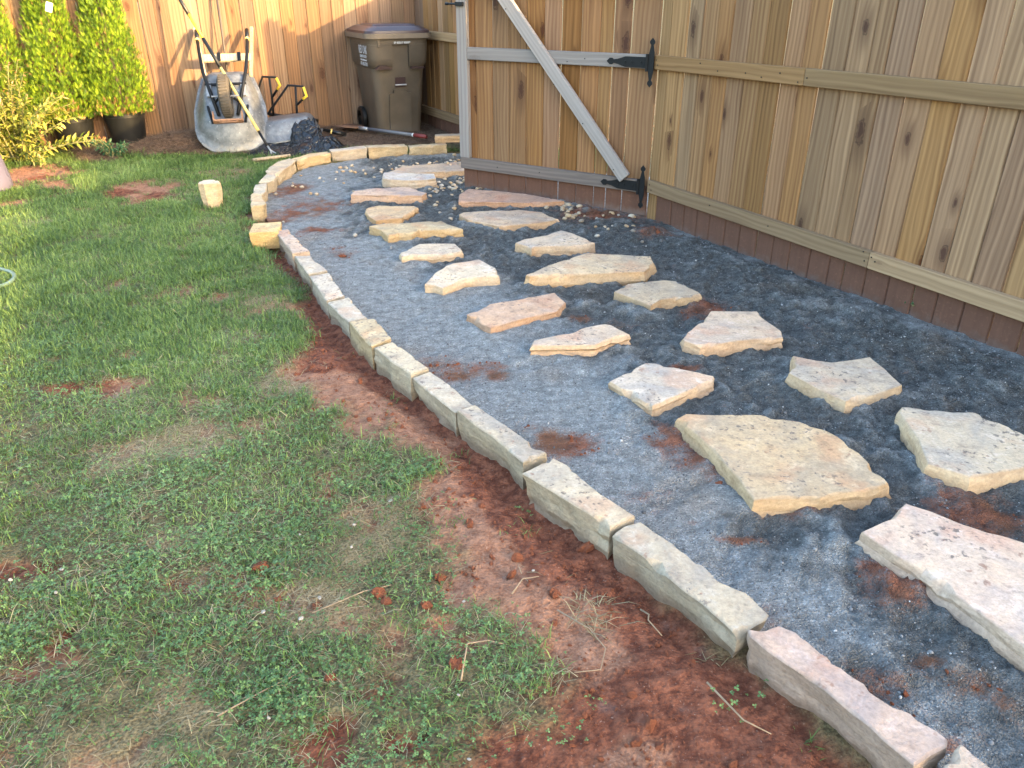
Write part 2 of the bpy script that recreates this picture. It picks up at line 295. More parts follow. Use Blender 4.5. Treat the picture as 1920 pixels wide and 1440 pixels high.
def in_poly(x, y, poly):
    x = np.asarray(x, float); y = np.asarray(y, float); r = np.zeros(x.shape, bool)
    n = len(poly); j = n - 1
    for i in range(n):
        xi, yi = poly[i]; xj, yj = poly[j]
        c = ((yi > y) != (yj > y)) & (x < (xj - xi) * (y - yi) / ((yj - yi) if yj != yi else 1e-9) + xi)
        r ^= c; j = i
    return r
def dist_line(x, y, pts, closed=False):
    x = np.asarray(x, float); y = np.asarray(y, float); d = np.full(x.shape, 1e9)
    P = list(pts) + ([pts[0]] if closed else [])
    for (ax, ay), (bx, by) in zip(P[:-1], P[1:]):
        dx, dy = bx - ax, by - ay; L = dx * dx + dy * dy + 1e-12
        t = np.clip(((x - ax) * dx + (y - ay) * dy) / L, 0, 1)
        d = np.minimum(d, np.hypot(x - ax - t * dx, y - ay - t * dy))
    return d
def sdist(x, y, poly):
    """signed distance, positive inside"""
    d = dist_line(x, y, poly, True)
    return np.where(in_poly(x, y, poly), d, -d)
def ell_mask(x, y, L, soft=.35):
    m = np.zeros(np.shape(x))
    for cx, cy, rx, ry in L:
        d = np.hypot((x - cx) / rx, (y - cy) / ry)
        m = np.maximum(m, 1.25 - d)
    return m

# ---------------------------------------------------------------- material helpers
class NT:
    def __init__(s, name):
        s.m = bpy.data.materials.new(name); s.m.use_nodes = True
        s.t = s.m.node_tree; s.t.nodes.clear()
        s.out = s.t.nodes.new('ShaderNodeOutputMaterial')
        s.b = s.t.nodes.new('ShaderNodeBsdfPrincipled')
        s.t.links.new(s.b.outputs[0], s.out.inputs[0])
    def n(s, typ, **kw):
        nd = s.t.nodes.new('ShaderNode' + typ)
        for k, v in kw.items(): setattr(nd, k, v)
        return nd
    def l(s, a, b): s.t.links.new(a, b)
    def inp(s, sock, v):
        if v is None: return
        if hasattr(v, 'is_output') or isinstance(v, bpy.types.NodeSocket): s.l(v, sock)
        else:
            try: sock.default_value = v
            except Exception: sock.default_value = tuple(v) + (1.0,)
    def math(s, op, a, b=None, c=None, clamp=False):
        nd = s.n('Math', operation=op, use_clamp=clamp)
        s.inp(nd.inputs[0], a)
        if b is not None: s.inp(nd.inputs[1], b)
        if c is not None: s.inp(nd.inputs[2], c)
        return nd.outputs[0]
    def vmath(s, op, a, b=None, scale=None):
        nd = s.n('VectorMath', operation=op)
        s.inp(nd.inputs[0], a)
        if b is not None: s.inp(nd.inputs[1], b)
        if scale is not None: s.inp(nd.inputs['Scale'], scale)
        return nd.outputs[0]
    def noise(s, vec, scale, detail=3, rough=.55, dist=0.0, col=False):
        nd = s.n('TexNoise'); s.inp(nd.inputs['Vector'], vec)
        nd.inputs['Scale'].default_value = scale; nd.inputs['Detail'].default_value = detail
        nd.inputs['Roughness'].default_value = rough; nd.inputs['Distortion'].default_value = dist
        return nd.outputs['Color' if col else 'Fac']
    def voro(s, vec, scale, feature='F1', out='Distance', rnd=1.0):
        nd = s.n('TexVoronoi', feature=feature); s.inp(nd.inputs['Vector'], vec)
        nd.inputs['Scale'].default_value = scale; nd.inputs['Randomness'].default_value = rnd
        return nd.outputs[out]
    def ramp(s, fac, stops, interp='LINEAR'):
        nd = s.n('ValToRGB'); s.inp(nd.inputs[0], fac); cr = nd.color_ramp; cr.interpolation = interp
        while len(cr.elements) < len(stops): cr.elements.new(.5)
        for e, (p, c) in zip(cr.elements, stops):
            e.position = p; e.color = tuple(c) + (1,) if not isinstance(c, (int, float)) else (c, c, c, 1)
        return nd.outputs[0]
    def map(s, v, a, b, c=0.0, d=1.0):
        nd = s.n('MapRange', interpolation_type='SMOOTHSTEP'); s.inp(nd.inputs[0], v)
        for i, q in enumerate((a, b, c, d)): nd.inputs[i + 1].default_value = q
        return nd.outputs[0]
    def mix(s, f, a, b, mode='MIX'):
        nd = s.n('Mix', data_type='RGBA', blend_type=mode, clamp_factor=True)
        s.inp(nd.inputs[0], f); s.inp(nd.inputs[6], a); s.inp(nd.inputs[7], b)
        return nd.outputs[2]
    def hsv(s, col, h=.5, sat=1.0, v=1.0):
        nd = s.n('HueSaturation'); s.inp(nd.inputs['Color'], col)
        s.inp(nd.inputs['Hue'], h); s.inp(nd.inputs['Saturation'], sat); s.inp(nd.inputs['Value'], v)
        return nd.outputs[0]
    def attr(s, name, typ='GEOMETRY', out='Fac'):
        nd = s.n('Attribute', attribute_name=name, attribute_type=typ); return nd.outputs[out]
    def bump(s, h, strength=.3, dist=.01, normal=None):
        nd = s.n('Bump'); s.inp(nd.inputs['Height'], h)
        nd.inputs['Strength'].default_value = strength; nd.inputs['Distance'].default_value = dist
        if normal is not None: s.inp(nd.inputs['Normal'], normal)
        return nd.outputs[0]
    def coord(s, which='Object'): return s.n('TexCoord').outputs[which]
    def rnd(s): return s.n('ObjectInfo').outputs['Random']
    def sep(s, v):
        nd = s.n('SeparateXYZ'); s.inp(nd.inputs[0], v); return nd.outputs
    def comb(s, x=0.0, y=0.0, z=0.0):
        nd = s.n('CombineXYZ'); s.inp(nd.inputs[0], x); s.inp(nd.inputs[1], y); s.inp(nd.inputs[2], z); return nd.outputs[0]
    def fin(s, col=None, rough=.8, normal=None, metal=0.0, spec=.35):
        s.inp(s.b.inputs['Base Color'], col); s.inp(s.b.inputs['Roughness'], rough)
        s.inp(s.b.inputs['Metallic'], metal); s.inp(s.b.inputs['Specular IOR Level'], spec)
        if normal is not None: s.l(normal, s.b.inputs['Normal'])
        return s.m

def plain(name, col, rough=.6, metal=0.0, spec=.4, var=.12, scale=30, bump=.1):
    t = NT(name); p = t.coord()
    n = t.noise(p, scale, 4); n2 = t.noise(p, scale * .17, 3)
    c = t.mix(1.0, tuple(col), t.ramp(t.math('MULTIPLY_ADD', n2, .5, t.math('MULTIPLY', n, .5)), [(.25, 1 - var * 1.6), (.75, 1 + var)]), 'MULTIPLY')
    r = t.math('MULTIPLY_ADD', n2, .25, rough - .12)
    return t.fin(c, r, t.bump(n, bump, .003), metal, spec)
# ---------------------------------------------------------------- materials
def wood(name, light, dark, knotc, grey=.25, paint=None, knots=1.0, satv=1.0, greyc=(.36, .33, .30)):
    """sawn pine; the grain runs along local z"""
    t = NT(name)
    p0 = t.coord(); r = t.rnd()
    off = t.comb(t.math('MULTIPLY', r, 13.7), t.math('MULTIPLY', r, 5.1), t.math('MULTIPLY', r, 41.3))
    p = t.vmath('ADD', p0, off)
    x, y, z = t.sep(p)
    # knots: stretched cells, only some of them hold a knot
    kv = t.comb(t.math('MULTIPLY', x, 6.5), t.math('MULTIPLY', z, 2.6), 0.0)
    vn = t.n('TexVoronoi', voronoi_dimensions='2D'); t.l(kv, vn.inputs['Vector']); vn.inputs['Scale'].default_value = 1.0
    d = vn.outputs['Distance']; kc = t.sep(vn.outputs['Color'])
    keep = t.math('MULTIPLY', t.math('GREATER_THAN', kc[0], .74), knots)
    ksz = t.math('MULTIPLY_ADD', kc[1], 1.0, .30)
    d = t.math('DIVIDE', d, ksz)
    dn = t.math('ADD', d, t.math('MULTIPLY', t.math('SUBTRACT', t.noise(p, 38, 3), .5), .20))
    knot = t.math('MULTIPLY', t.map(dn, .13, .07), keep)
    halo = t.math('MULTIPLY', t.map(d, .55, .10), keep)
    warp = t.noise(t.comb(t.math('MULTIPLY', x, 5.0), 0.0, t.math('MULTIPLY', z, 1.1)), 1.0, 3)
    xw = t.math('ADD', x, t.math('ADD', t.math('MULTIPLY', t.math('SUBTRACT', warp, .5), .075), t.math('MULTIPLY', halo, .016)))
    bands = t.math('MULTIPLY_ADD', t.math('SINE', t.math('MULTIPLY', xw, 210.0)), .5, .5)
    streak = t.noise(t.comb(t.math('MULTIPLY', xw, 48.0), t.math('MULTIPLY', y, 48.0), t.math('MULTIPLY', z, .8)), 1.0, 4, .6)
    fine = t.noise(t.comb(t.math('MULTIPLY', x, 420.0), t.math('MULTIPLY', y, 420.0), t.math('MULTIPLY', z, 7.0)), 1.0, 3)
    g = t.math('ADD', t.math('MULTIPLY', bands, .15), t.math('ADD', t.math('MULTIPLY', streak, .75), t.math('MULTIPLY', fine, .10)))
    col = t.ramp(g, [(.28, dark), (.52, [(a + b) / 2 for a, b in zip(light, dark)]), (.74, light)])
    # blotches and weathering
    blot = t.noise(t.comb(t.math('MULTIPLY', x, 3.0), 0.0, t.math('MULTIPLY', z, 1.3)), 1.0, 4)
    col = t.mix(t.math('MULTIPLY', t.map(t.math('ADD', t.math('MULTIPLY', blot, .6), t.math('MULTIPLY', t.math('FRACT', t.math('MULTIPLY', r, 7.3)), .5)), .35, .85), grey), col, t.mix(1.0, greyc, t.ramp(g, [(.2, .6), (.7, 1.15)]), 'MULTIPLY'))
    col = t.mix(t.math('MULTIPLY', halo, .60), col, t.mix(.5, knotc, dark))
    col = t.mix(t.math('MULTIPLY', knot, .9), col, knotc)
    ring = t.math('MULTIPLY', t.map(t.math('ABSOLUTE', t.math('SUBTRACT', dn, .13)), .03, .0), keep)
    col = t.mix(t.math('MULTIPLY', ring, .6), col, [c * .45 for c in knotc])
    val = t.math('MULTIPLY_ADD', t.math('FRACT', t.math('MULTIPLY', r, 91.7)), .46, .76)
    hue = t.math('MULTIPLY_ADD', t.math('FRACT', t.math('MULTIPLY', r, 33.1)), .010, .4945)
    col = t.hsv(col, hue, t.math('MULTIPLY_ADD', t.math('FRACT', t.math('MULTIPLY', r, 57.9)), .25, .86 * satv), val)
    rough = .82
    if paint is not None:
        zz = t.sep(p0)[2]
        edge = t.math('ADD', zz, t.math('MULTIPLY', t.math('SUBTRACT', t.noise(p, 9, 2), .5), .02))
        f = t.map(edge, paint[0] + .004, paint[0] - .004)
        pc = t.mix(t.math('ADD', t.math('MULTIPLY', streak, .6), t.math('MULTIPLY', t.noise(p, 14, 5), .4)), [c * .62 for c in paint[1]], [c * 1.35 for c in paint[1]])
        pc = t.mix(t.math('MULTIPLY', t.map(t.noise(p, 60, 4), .56, .7), .35), pc, [c * 1.7 for c in paint[1]])
        splash = t.math('MULTIPLY', t.map(t.math('ADD', zz, t.math('MULTIPLY', t.noise(p, 22, 4), .12)), .13, .05), .55)
        pc = t.mix(splash, pc, (.16, .13, .115))
        col = t.mix(f, col, pc)
    h = t.math('ADD', t.math('MULTIPLY', streak, .6), t.math('MULTIPLY', fine, .4))
    return t.fin(col, rough, t.bump(h, .35, .004), 0, .25)

M = {}
PAINT = (.116, .057, .038)
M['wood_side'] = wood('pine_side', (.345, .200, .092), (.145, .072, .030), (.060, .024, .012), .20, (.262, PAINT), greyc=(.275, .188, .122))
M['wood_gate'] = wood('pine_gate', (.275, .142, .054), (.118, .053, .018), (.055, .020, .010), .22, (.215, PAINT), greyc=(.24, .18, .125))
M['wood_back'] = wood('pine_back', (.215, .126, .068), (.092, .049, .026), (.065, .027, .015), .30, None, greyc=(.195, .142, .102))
M['wood_rail'] = wood('pine_rail', (.325, .206, .104), (.190, .112, .052), (.12, .062, .036), .15, None, knots=.5, greyc=(.33, .235, .155))
M['wood_grey'] = wood('weathered_rail', (.235, .196, .172), (.140, .114, .098), (.07, .05, .04), .8, None, knots=.35, satv=.6, greyc=(.20, .182, .178))
M['wood_pale'] = wood('bleached_brace', (.29, .252, .225), (.185, .158, .140), (.10, .08, .07), .8, None, knots=.3, satv=.6, greyc=(.26, .238, .225))
M['wood_brown'] = wood('stained_rail', (.175, .128, .102), (.100, .070, .055), (.07, .05, .04), .5, None, knots=.4, satv=.8, greyc=(.15, .125, .11))
M['wood_old'] = wood('old_handle_wood', (.40, .31, .20), (.22, .165, .10), (.10, .06, .04), .5, None, knots=.2)

def sandstone(name):
    """split sandstone; the object's own colour is its base tint"""
    t = NT(name); p0 = t.coord(); oi = t.n('ObjectInfo'); tint = oi.outputs['Color']; r = oi.outputs['Random']
    p = t.vmath('ADD', p0, t.comb(t.math('MULTIPLY', r, 19.0), t.math('MULTIPLY', r, 7.0), t.math('MULTIPLY', r, 3.0)))
    big = t.noise(p, 3.6, 6, .65, .6); mid = t.noise(p, 12, 6, .72, .3); fin = t.noise(p, 85, 5, .7)
    col = t.mix(t.map(big, .30, .68), t.mix(1.0, tint, (.74, .75, .76), 'MULTIPLY'), t.mix(1.0, tint, (1.16, 1.05, .86), 'MULTIPLY'))
    col = t.mix(t.math('MULTIPLY', t.map(t.noise(t.vmath('ADD', p, (4.1, 2.2, 0)), 5.0, 4), .50, .66), .60), col, t.mix(1.0, tint, (.98, .70, .55), 'MULTIPLY'))
    col = t.mix(t.math('MULTIPLY', t.map(mid, .50, .70), .55), col, t.mix(1.0, tint, (.46, .41, .39), 'MULTIPLY'))
    col = t.mix(t.math('MULTIPLY', t.map(mid, .47, .33), .75), col, t.mix(1.0, tint, (1.24, 1.20, 1.13), 'MULTIPLY'))
    # lichen-like dark specks, in patches
    spk = t.math('MULTIPLY', t.map(t.noise(p, 46, 3, .6), .565, .66), t.map(t.noise(t.vmath('ADD', p, (9.0, 1.0, 2.0)), 4.2, 3), .44, .60))
    col = t.mix(t.math('MULTIPLY', spk, .80), col, (.13, .105, .095))
    spk2 = t.map(t.noise(t.vmath('ADD', p, (2.0, 7.0, 1.0)), 27, 3, .5), .655, .72)
    col = t.mix(t.math('MULTIPLY', spk2, .6), col, (.26, .13, .085))
    # split sides: bedding lines, ochre by alpha; grey end darkened, edging side shade painted in
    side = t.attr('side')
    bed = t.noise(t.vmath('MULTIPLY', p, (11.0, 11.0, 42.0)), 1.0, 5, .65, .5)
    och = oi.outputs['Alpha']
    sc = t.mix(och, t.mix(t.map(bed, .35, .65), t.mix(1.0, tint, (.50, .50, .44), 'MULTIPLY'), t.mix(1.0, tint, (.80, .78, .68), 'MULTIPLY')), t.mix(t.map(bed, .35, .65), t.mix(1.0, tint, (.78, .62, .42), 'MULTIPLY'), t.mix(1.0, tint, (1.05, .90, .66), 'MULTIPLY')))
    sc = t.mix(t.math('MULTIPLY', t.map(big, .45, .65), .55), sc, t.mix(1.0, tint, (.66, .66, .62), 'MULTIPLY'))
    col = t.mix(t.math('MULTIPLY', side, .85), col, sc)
    # dusting of the clay and grit they were set in, low on the sides
    dirt = t.math('MULTIPLY', t.map(t.math('ADD', t.sep(t.n('NewGeometry').outputs['Position'])[2], t.math('MULTIPLY', mid, .07)), .070, .020), .60)
    col = t.mix(dirt, col, (.135, .085, .060))
    h = t.math('ADD', t.math('MULTIPLY', mid, .6), t.math('ADD', t.math('MULTIPLY', fin, .3), t.math('MULTIPLY', t.math('MULTIPLY', bed, side), .5)))
    col = t.mix(1.0, col, t.ramp(fin, [(.25, .74), (.5, 1.0), (.75, 1.2)]), 'MULTIPLY')
    return t.fin(col, .9, t.bump(h, .8, .016), 0, .2)
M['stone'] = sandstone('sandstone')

def ground_mat():
    t = NT('ground_soil'); p = t.coord()
    soil = t.attr('soil'); mulch = t.attr('mulch'); dry = t.attr('dry'); moist = t.attr('moist')
    n1 = t.noise(p, 5, 5, .6); n2 = t.noise(p, 28, 5, .65); n3 = t.noise(p, 150, 4, .6); v = t.voro(p, 95)
    red = t.mix(t.map(n2, .34, .68), (.085, .028, .016), (.220, .082, .046))
    dusty = t.mix(t.map(t.math('ADD', t.math('MULTIPLY', n2, .6), t.math('MULTIPLY', n3, .4)), .32, .66), (.165, .072, .042), (.345, .180, .112))
    red = t.mix(t.math('MULTIPLY', t.map(t.math('ADD', t.math('MULTIPLY', n1, .9), t.math('MULTIPLY', t.math('SUBTRACT', .5, moist), .7)), .30, .60), .92), red, dusty)
    red = t.mix(t.math('MULTIPLY', t.map(n3, .62, .74), .5), red, (.42, .30, .24))
    red = t.mix(t.math('MULTIPLY', t.map(t.noise(t.vmath('ADD', p, (3, 3, 3)), 7, 4), .62, .74), .22), red, (.20, .165, .15))
    thatch = t.mix(t.map(t.math('ADD', t.math('MULTIPLY', n2, .5), t.math('MULTIPLY', n3, .5)), .36, .64), (.040, .034, .017), (.165, .135, .068))
    thatch = t.mix(t.math('MULTIPLY', dry, .8), thatch, t.mix(t.map(n3, .35, .65), (.10, .070, .036), (.30, .225, .125)))
    col = t.mix(soil, thatch, red)
    mc = t.mix(t.map(n2, .3, .7), (.075, .042, .026), (.20, .125, .080))
    col = t.mix(mulch, col, mc)
    h = t.math('ADD', t.math('MULTIPLY', n2, .7), t.math('ADD', t.math('MULTIPLY', n3, .25), t.math('MULTIPLY', v, .25)))
    return t.fin(col, .95, t.bump(h, .9, .02), 0, .15)
M['ground'] = ground_mat()

def gravel_mat():
    t = NT('stone_dust'); p = t.coord()
    damp_shade = t.attr('damp_shade'); clay = t.attr('clay')
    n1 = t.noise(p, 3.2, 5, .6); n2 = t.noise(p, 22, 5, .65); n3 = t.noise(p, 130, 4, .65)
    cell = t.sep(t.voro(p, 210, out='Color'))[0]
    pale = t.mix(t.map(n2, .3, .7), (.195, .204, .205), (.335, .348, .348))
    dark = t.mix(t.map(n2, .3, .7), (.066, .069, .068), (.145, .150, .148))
    f = t.math('ADD', damp_shade, t.math('MULTIPLY', t.math('SUBTRACT', n1, .5), 1.3))
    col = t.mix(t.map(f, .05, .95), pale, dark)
    col = t.mix(1.0, col, t.ramp(cell, [(0.0, .70), (.5, .97), (.9, 1.15), (1.0, 1.6)]), 'MULTIPLY')
    cl = t.mix(t.map(n2, .3, .7), (.125, .045, .026), (.285, .115, .068))
    cl = t.mix(t.math('MULTIPLY', t.map(n1, .40, .62), .45), cl, (.17, .105, .060))
    cf = t.map(t.math('ADD', clay, t.math('ADD', t.math('MULTIPLY', t.math('SUBTRACT', n2, .5), .75), t.math('MULTIPLY', t.math('SUBTRACT', n3, .5), .9))), .30, .92)
    col = t.mix(cf, col, cl)
    col = t.mix(t.math('MULTIPLY', t.map(t.noise(t.vmath('ADD', p, (5, 1, 0)), 2.1, 5, .6), .50, .72), .45), col, t.mix(1.0, col, (1.05, .80, .62), 'MULTIPLY'))
    pw = t.vmath('ADD', p, t.vmath('SCALE', t.noise(p, 1.7, 2, col=True), scale=.5))
    px_, py_, pz_ = t.sep(pw)
    rake = t.noise(t.comb(t.math('MULTIPLY', t.math('ADD', px_, t.math('MULTIPLY', py_, .55)), 7.0), t.math('MULTIPLY', t.math('SUBTRACT', py_, t.math('MULTIPLY', px_, .55)), 34.0), 0.0), 1.0, 3, .6)
    col = t.mix(1.0, col, t.ramp(rake, [(.30, .80), (.5, 1.0), (.70, 1.14)]), 'MULTIPLY')
    h = t.math('ADD', t.math('MULTIPLY', n2, .6), t.math('ADD', t.math('MULTIPLY', n3, .5), t.math('ADD', t.math('MULTIPLY', rake, .6), t.math('MULTIPLY', t.voro(p, 190), .35))))
    return t.fin(col, .95, t.bump(h, 1.0, .028), 0, .2)
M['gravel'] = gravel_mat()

def leafmat(name, c1, c2, c3, trans=.25, rough=.5, scale=1.2, wrd=.5):
    """foliage: colour differs from clump to clump (per instance / per mesh island) and over the lawn"""
    t = NT(name); g = t.n('NewGeometry'); pos = g.outputs['Position']
    r = t.math('FRACT', t.math('ADD', t.rnd(), g.outputs['Random Per Island']))
    w = t.math('ADD', t.math('MULTIPLY', t.noise(pos, scale, 4), .9), t.math('MULTIPLY', t.math('SUBTRACT', r, .5), wrd))
    col = t.ramp(w, [(.22, c1), (.48, c2), (.78, c3)])
    t.fin(col, rough, None, 0, .3)
    if trans > 0:
        tr = t.n('BsdfTranslucent'); t.inp(tr.inputs['Color'], t.mix(1.0, col, (1.25, 1.15, .6), 'MULTIPLY'))
        mx = t.n('MixShader'); mx.inputs[0].default_value = trans
        t.l(t.b.outputs[0], mx.inputs[1]); t.l(tr.outputs[0], mx.inputs[2]); t.l(mx.outputs[0], t.out.inputs[0])
    return t.m
M['grass'] = leafmat('grass_blades', (.048, .088, .022), (.108, .182, .044), (.235, .312, .100), .2)
M['clover'] = leafmat('clover_leaves', (.050, .100, .032), (.096, .176, .055), (.185, .275, .105), .15)
M['straw'] = leafmat('dry_grass', (.16, .125, .060), (.27, .215, .120), (.40, .335, .205), .1)
M['arbor'] = leafmat('arborvitae_foliage', (.045, .095, .008), (.125, .215, .012), (.250, .345, .022), .35, .55, 4.0, .8)
M['arbor_dry'] = leafmat('dry_scale_leaves', (.16, .08, .03), (.30, .17, .07), (.42, .27, .12), .2)
M['shrub'] = leafmat('shrub_leaves', (.070, .100, .014), (.210, .225, .036), (.390, .365, .075), .25, .45, 2.5, .8)
M['shrub_new'] = leafmat('new_shrub_tips', (.32, .14, .07), (.42, .20, .10), (.50, .28, .14), .25)
M['weed'] = leafmat('dark_weed_leaves', (.025, .075, .030), (.045, .115, .048), (.080, .165, .075), .2)
M['bark'] = plain('bark', (.14, .095, .065), .9, var=.3, scale=40, bump=.5)
M['stem'] = plain('green_stem', (.20, .19, .08), .7)
M['needle'] = leafmat('pine_needles', (.055, .034, .022), (.125, .080, .052), (.235, .165, .115), 0, .8, 2.0, 1.0)
M['clod'] = plain('clay_clod', (.200, .072, .040), .95, var=.35, scale=60, bump=.8, spec=.15)
M['chip'] = plain('white_stone_chip', (.34, .30, .25), .85, var=.15, scale=80, bump=.4)
M['twig'] = plain('dry_twig', (.30, .21, .13), .85, var=.25, scale=50)

def pebble_mat():
    t = NT('river_pebble'); p = t.coord(); r = t.rnd()
    col = t.ramp(r, [(0.0, (.30, .255, .20)), (.35, (.36, .27, .165)), (.55, (.27, .17, .085)), (.8, (.46, .41, .335)), (1.0, (.17, .14, .11))])
    col = t.mix(t.math('MULTIPLY', t.map(t.noise(t.vmath('ADD', p, t.comb(r, r, r)), 60, 3), .45, .75), .5), col, (.42, .30, .20))
    return t.fin(col, .6, t.bump(t.noise(p, 90, 3), .2, .003), 0, .35)
M['pebble'] = pebble_mat()
def grit_mat():
    t = NT('grit_grain'); r = t.rnd()
    col = t.ramp(r, [(0.0, (.06, .06, .062)), (.5, (.13, .13, .132)), (.9, (.22, .22, .22)), (1.0, (.50, .50, .49))])
    return t.fin(col, .85, None, 0, .3)
M['grit'] = grit_mat()

M['black_metal'] = plain('black_painted_iron', (.006, .007, .009), .5, 0, .25, .2, 60, .15)
M['black_plastic'] = plain('black_nursery_plastic', (.008, .0085, .009), .36, 0, .4, .15, 30, .05)
M['rubber'] = plain('tyre_rubber', (.075, .066, .056), .85, 0, .2, .25, 60, .3)
M['yellow'] = plain('yellow_fibreglass', (.62, .42, .035), .45, 0, .4, .15, 30, .1)
M['pale_yellow'] = plain('worn_yellow_paint', (.62, .47, .16), .5, 0, .4, .2, 30, .1)
M['steel'] = plain('dull_steel', (.33, .33, .33), .5, .7, .5, .25, 40, .1)
M['rust'] = plain('rusted_steel', (.25, .14, .085), .85, .1, .3, .35, 50, .4)
M['red_plastic'] = plain('red_grip', (.20, .035, .03), .5, 0, .4)
M['grey_pole'] = plain('grey_fibreglass', (.135, .14, .155), .45, 0, .4)
M['white_print'] = plain('white_print', (.40, .42, .44), .6, 0, .3, .1)
M['tag_white'] = plain('white_plant_tag', (.75, .75, .72), .5)
M['lavender'] = plain('lavender_grey_plastic', (.115, .105, .15), .3, 0, .5, .08, 8, .03)
M['hose'] = plain('pale_green_hose', (.10, .15, .115), .4, 0, .4, .1)
M['brown_pole'] = plain('dark_tool_handle', (.055, .042, .034), .5)

def galv():
    t = NT('galvanised_steel'); p = t.coord()
    n = t.noise(p, 9, 5, .6); v = t.sep(t.voro(p, 38, out='Color'))[0]; n2 = t.noise(p, 60, 4)
    col = t.mix(t.map(n, .3, .7), (.115, .122, .130), (.190, .198, .206))
    col = t.mix(1.0, col, t.ramp(v, [(0, .82), (1, 1.14)]), 'MULTIPLY')
    z = t.sep(t.n('NewGeometry').outputs['Position'])[2]
    mud = t.map(t.math('ADD', z, t.math('MULTIPLY', n, .30)), .26, .12)
    col = t.mix(t.math('MULTIPLY', mud, .75), col, t.mix(n2, (.33, .28, .20), (.43, .38, .29)))
    col = t.mix(t.map(n2, .66, .74), col, (.55, .53, .48))
    met = t.math('MULTIPLY_ADD', mud, -.5, .6)
    return t.fin(col, t.math('MULTIPLY_ADD', n, .25, .38), t.bump(n, .04, .01), met, .5)
M['galv'] = galv()
def binmat(name, col, rough):
    t = NT(name); p = t.coord(); n = t.noise(p, 220, 3); n2 = t.noise(p, 6, 4)
    c = t.mix(t.map(n2, .3, .7), [k * .85 for k in col], [k * 1.12 for k in col])
    dust = t.map(t.math('ADD', t.sep(p)[2], t.math('MULTIPLY', n2, .3)), .32, .10)
    c = t.mix(t.math('MULTIPLY', dust, .35), c, (.26, .20, .15))
    return t.fin(c, rough, t.bump(n, .12, .001), 0, .4)
M['bin_body'] = binmat('brown_bin_plastic', (.080, .062, .044), .5)
M['bin_rim'] = binmat('pale_bin_rim', (.16, .128, .096), .45)
M['bin_lid'] = binmat('dark_brown_lid', (.036, .020, .021), .38)
def tarpmat():
    t = NT('black_plastic_sheet'); p = t.coord()
    v = t.voro(t.vmath('ADD', p, t.vmath('SCALE', t.noise(p, 9, 3, col=True), scale=.12)), 11, 'DISTANCE_TO_EDGE')
    h = t.math('ADD', t.map(v, .0, .12), t.math('MULTIPLY', t.noise(p, 30, 4), .4))
    return t.fin((.006, .007, .009), .20, t.bump(h, .7, .02), 0, .6)
M['tarp'] = tarpmat()
# ---------------------------------------------------------------- ground and path
def centroid(P): return (sum(p[0] for p in P) / len(P), sum(p[1] for p in P) / len(P))
POST = np.array([.99, 5.62])                 # hinge post of the gate
DR = np.array([.478, -.878])                 # right-hand fence, running towards the viewer
NR = np.array([-.878, -.478])                # its yard side
CORNER = np.array([-1.13, 9.93])             # back corner of the yard
LATCH = np.array([.30, 7.15])                # latch post
EB = np.array([-.905, -.425]); EB = EB / np.linalg.norm(EB)   # back fence, running left
NB = np.array([.425, -.905]); NB = NB / np.linalg.norm(NB)    # its yard side

ecent = [centroid(P) for _, _, P in EDGING]
EDGE_LINE = [(1.25, .45), (1.06, .75)] + ecent + [(-.45, 8.12), (-.2, 8.2)]
PATH_POLY = EDGE_LINE + [(-.2, 8.35), (.35, 7.35), (1.3, 6.9), (1.25, 5.7)] + [tuple(POST + DR * k - NR * .08) for k in (.1, 2, 4, 6.5)] + [(3.0, .45)]

def masks(x, y):
    w = (fbm(x, y, 5, 4, 3) - .5); w2 = (fbm(x, y, 22, 3, 9) - .5)
    soil = sstep(-.10, .06, sdist(x, y, SOIL) + .035 + w * .26 + w2 * .14)
    bare = sstep(.10, .55, ell_mask(x, y, BARE) + w * 1.3 + w2 * .6)
    soil = np.maximum(soil, bare)
    dry = np.clip(sstep(.1, .9, ell_mask(x, y, DRY) + w * 1.6 + w2 * .5), 0, 1)
    dry = np.maximum(dry, sstep(.60, .80, fbm(x, y, 1.7, 4, 31)) * .6)
    mulch = sstep(-.05, .05, sdist(x, y, MULCH) + w * .22)
    pathd = sdist(x, y, PATH_POLY)
    return soil, bare, dry, mulch, pathd

def ground_h(x, y, full=False):
    soil, bare, dry, mulch, pathd = masks(x, y)
    h = .022 * (fbm(x, y, 1.3, 3, 5) - .5) + .012 * (fbm(x, y, 9, 3, 6) - .5)
    clod = np.abs(fbm(x, y, 26, 4, 12, .6) - .5)
    h = h + soil * (1 - mulch) * (.034 * (fbm(x, y, 7, 4, 8) - .5) + .045 * clod - .018)
    trench = np.exp(-((np.clip(-pathd, 0, 9) - .09) / .07) ** 2) * (y < 5.2)
    h = h - .030 * trench
    dB = (x - CORNER[0]) * NB[0] + (y - CORNER[1]) * NB[1]        # distance from the back fence
    h = h + mulch * (.035 * np.exp(-(dB / .5) ** 2) + .030 * (fbm(x, y, 6, 4, 21) - .4) + .02)
    h = h + .13 * np.exp(-(((x + 3.35) / .42) ** 2 + ((y - 8.35) / .24) ** 2))     # heap of mulch by the barrow
    h = np.where(pathd > .02, h - .07 * sstep(.02, .10, pathd), h)
    if full: return h, soil, bare, dry, mulch
    return h

def grid(x0, x1, y0, y1, step):
    xs = np.arange(x0, x1 + 1e-6, step); ys = np.arange(y0, y1 + 1e-6, step)
    X, Y = np.meshgrid(xs, ys); nx, ny = len(xs), len(ys)
    i = np.arange(nx * ny).reshape(ny, nx)
    Q = np.stack([i[:-1, :-1], i[:-1, 1:], i[1:, 1:], i[1:, :-1]], -1).reshape(-1, 4)
    return X.ravel(), Y.ravel(), Q, nx, ny

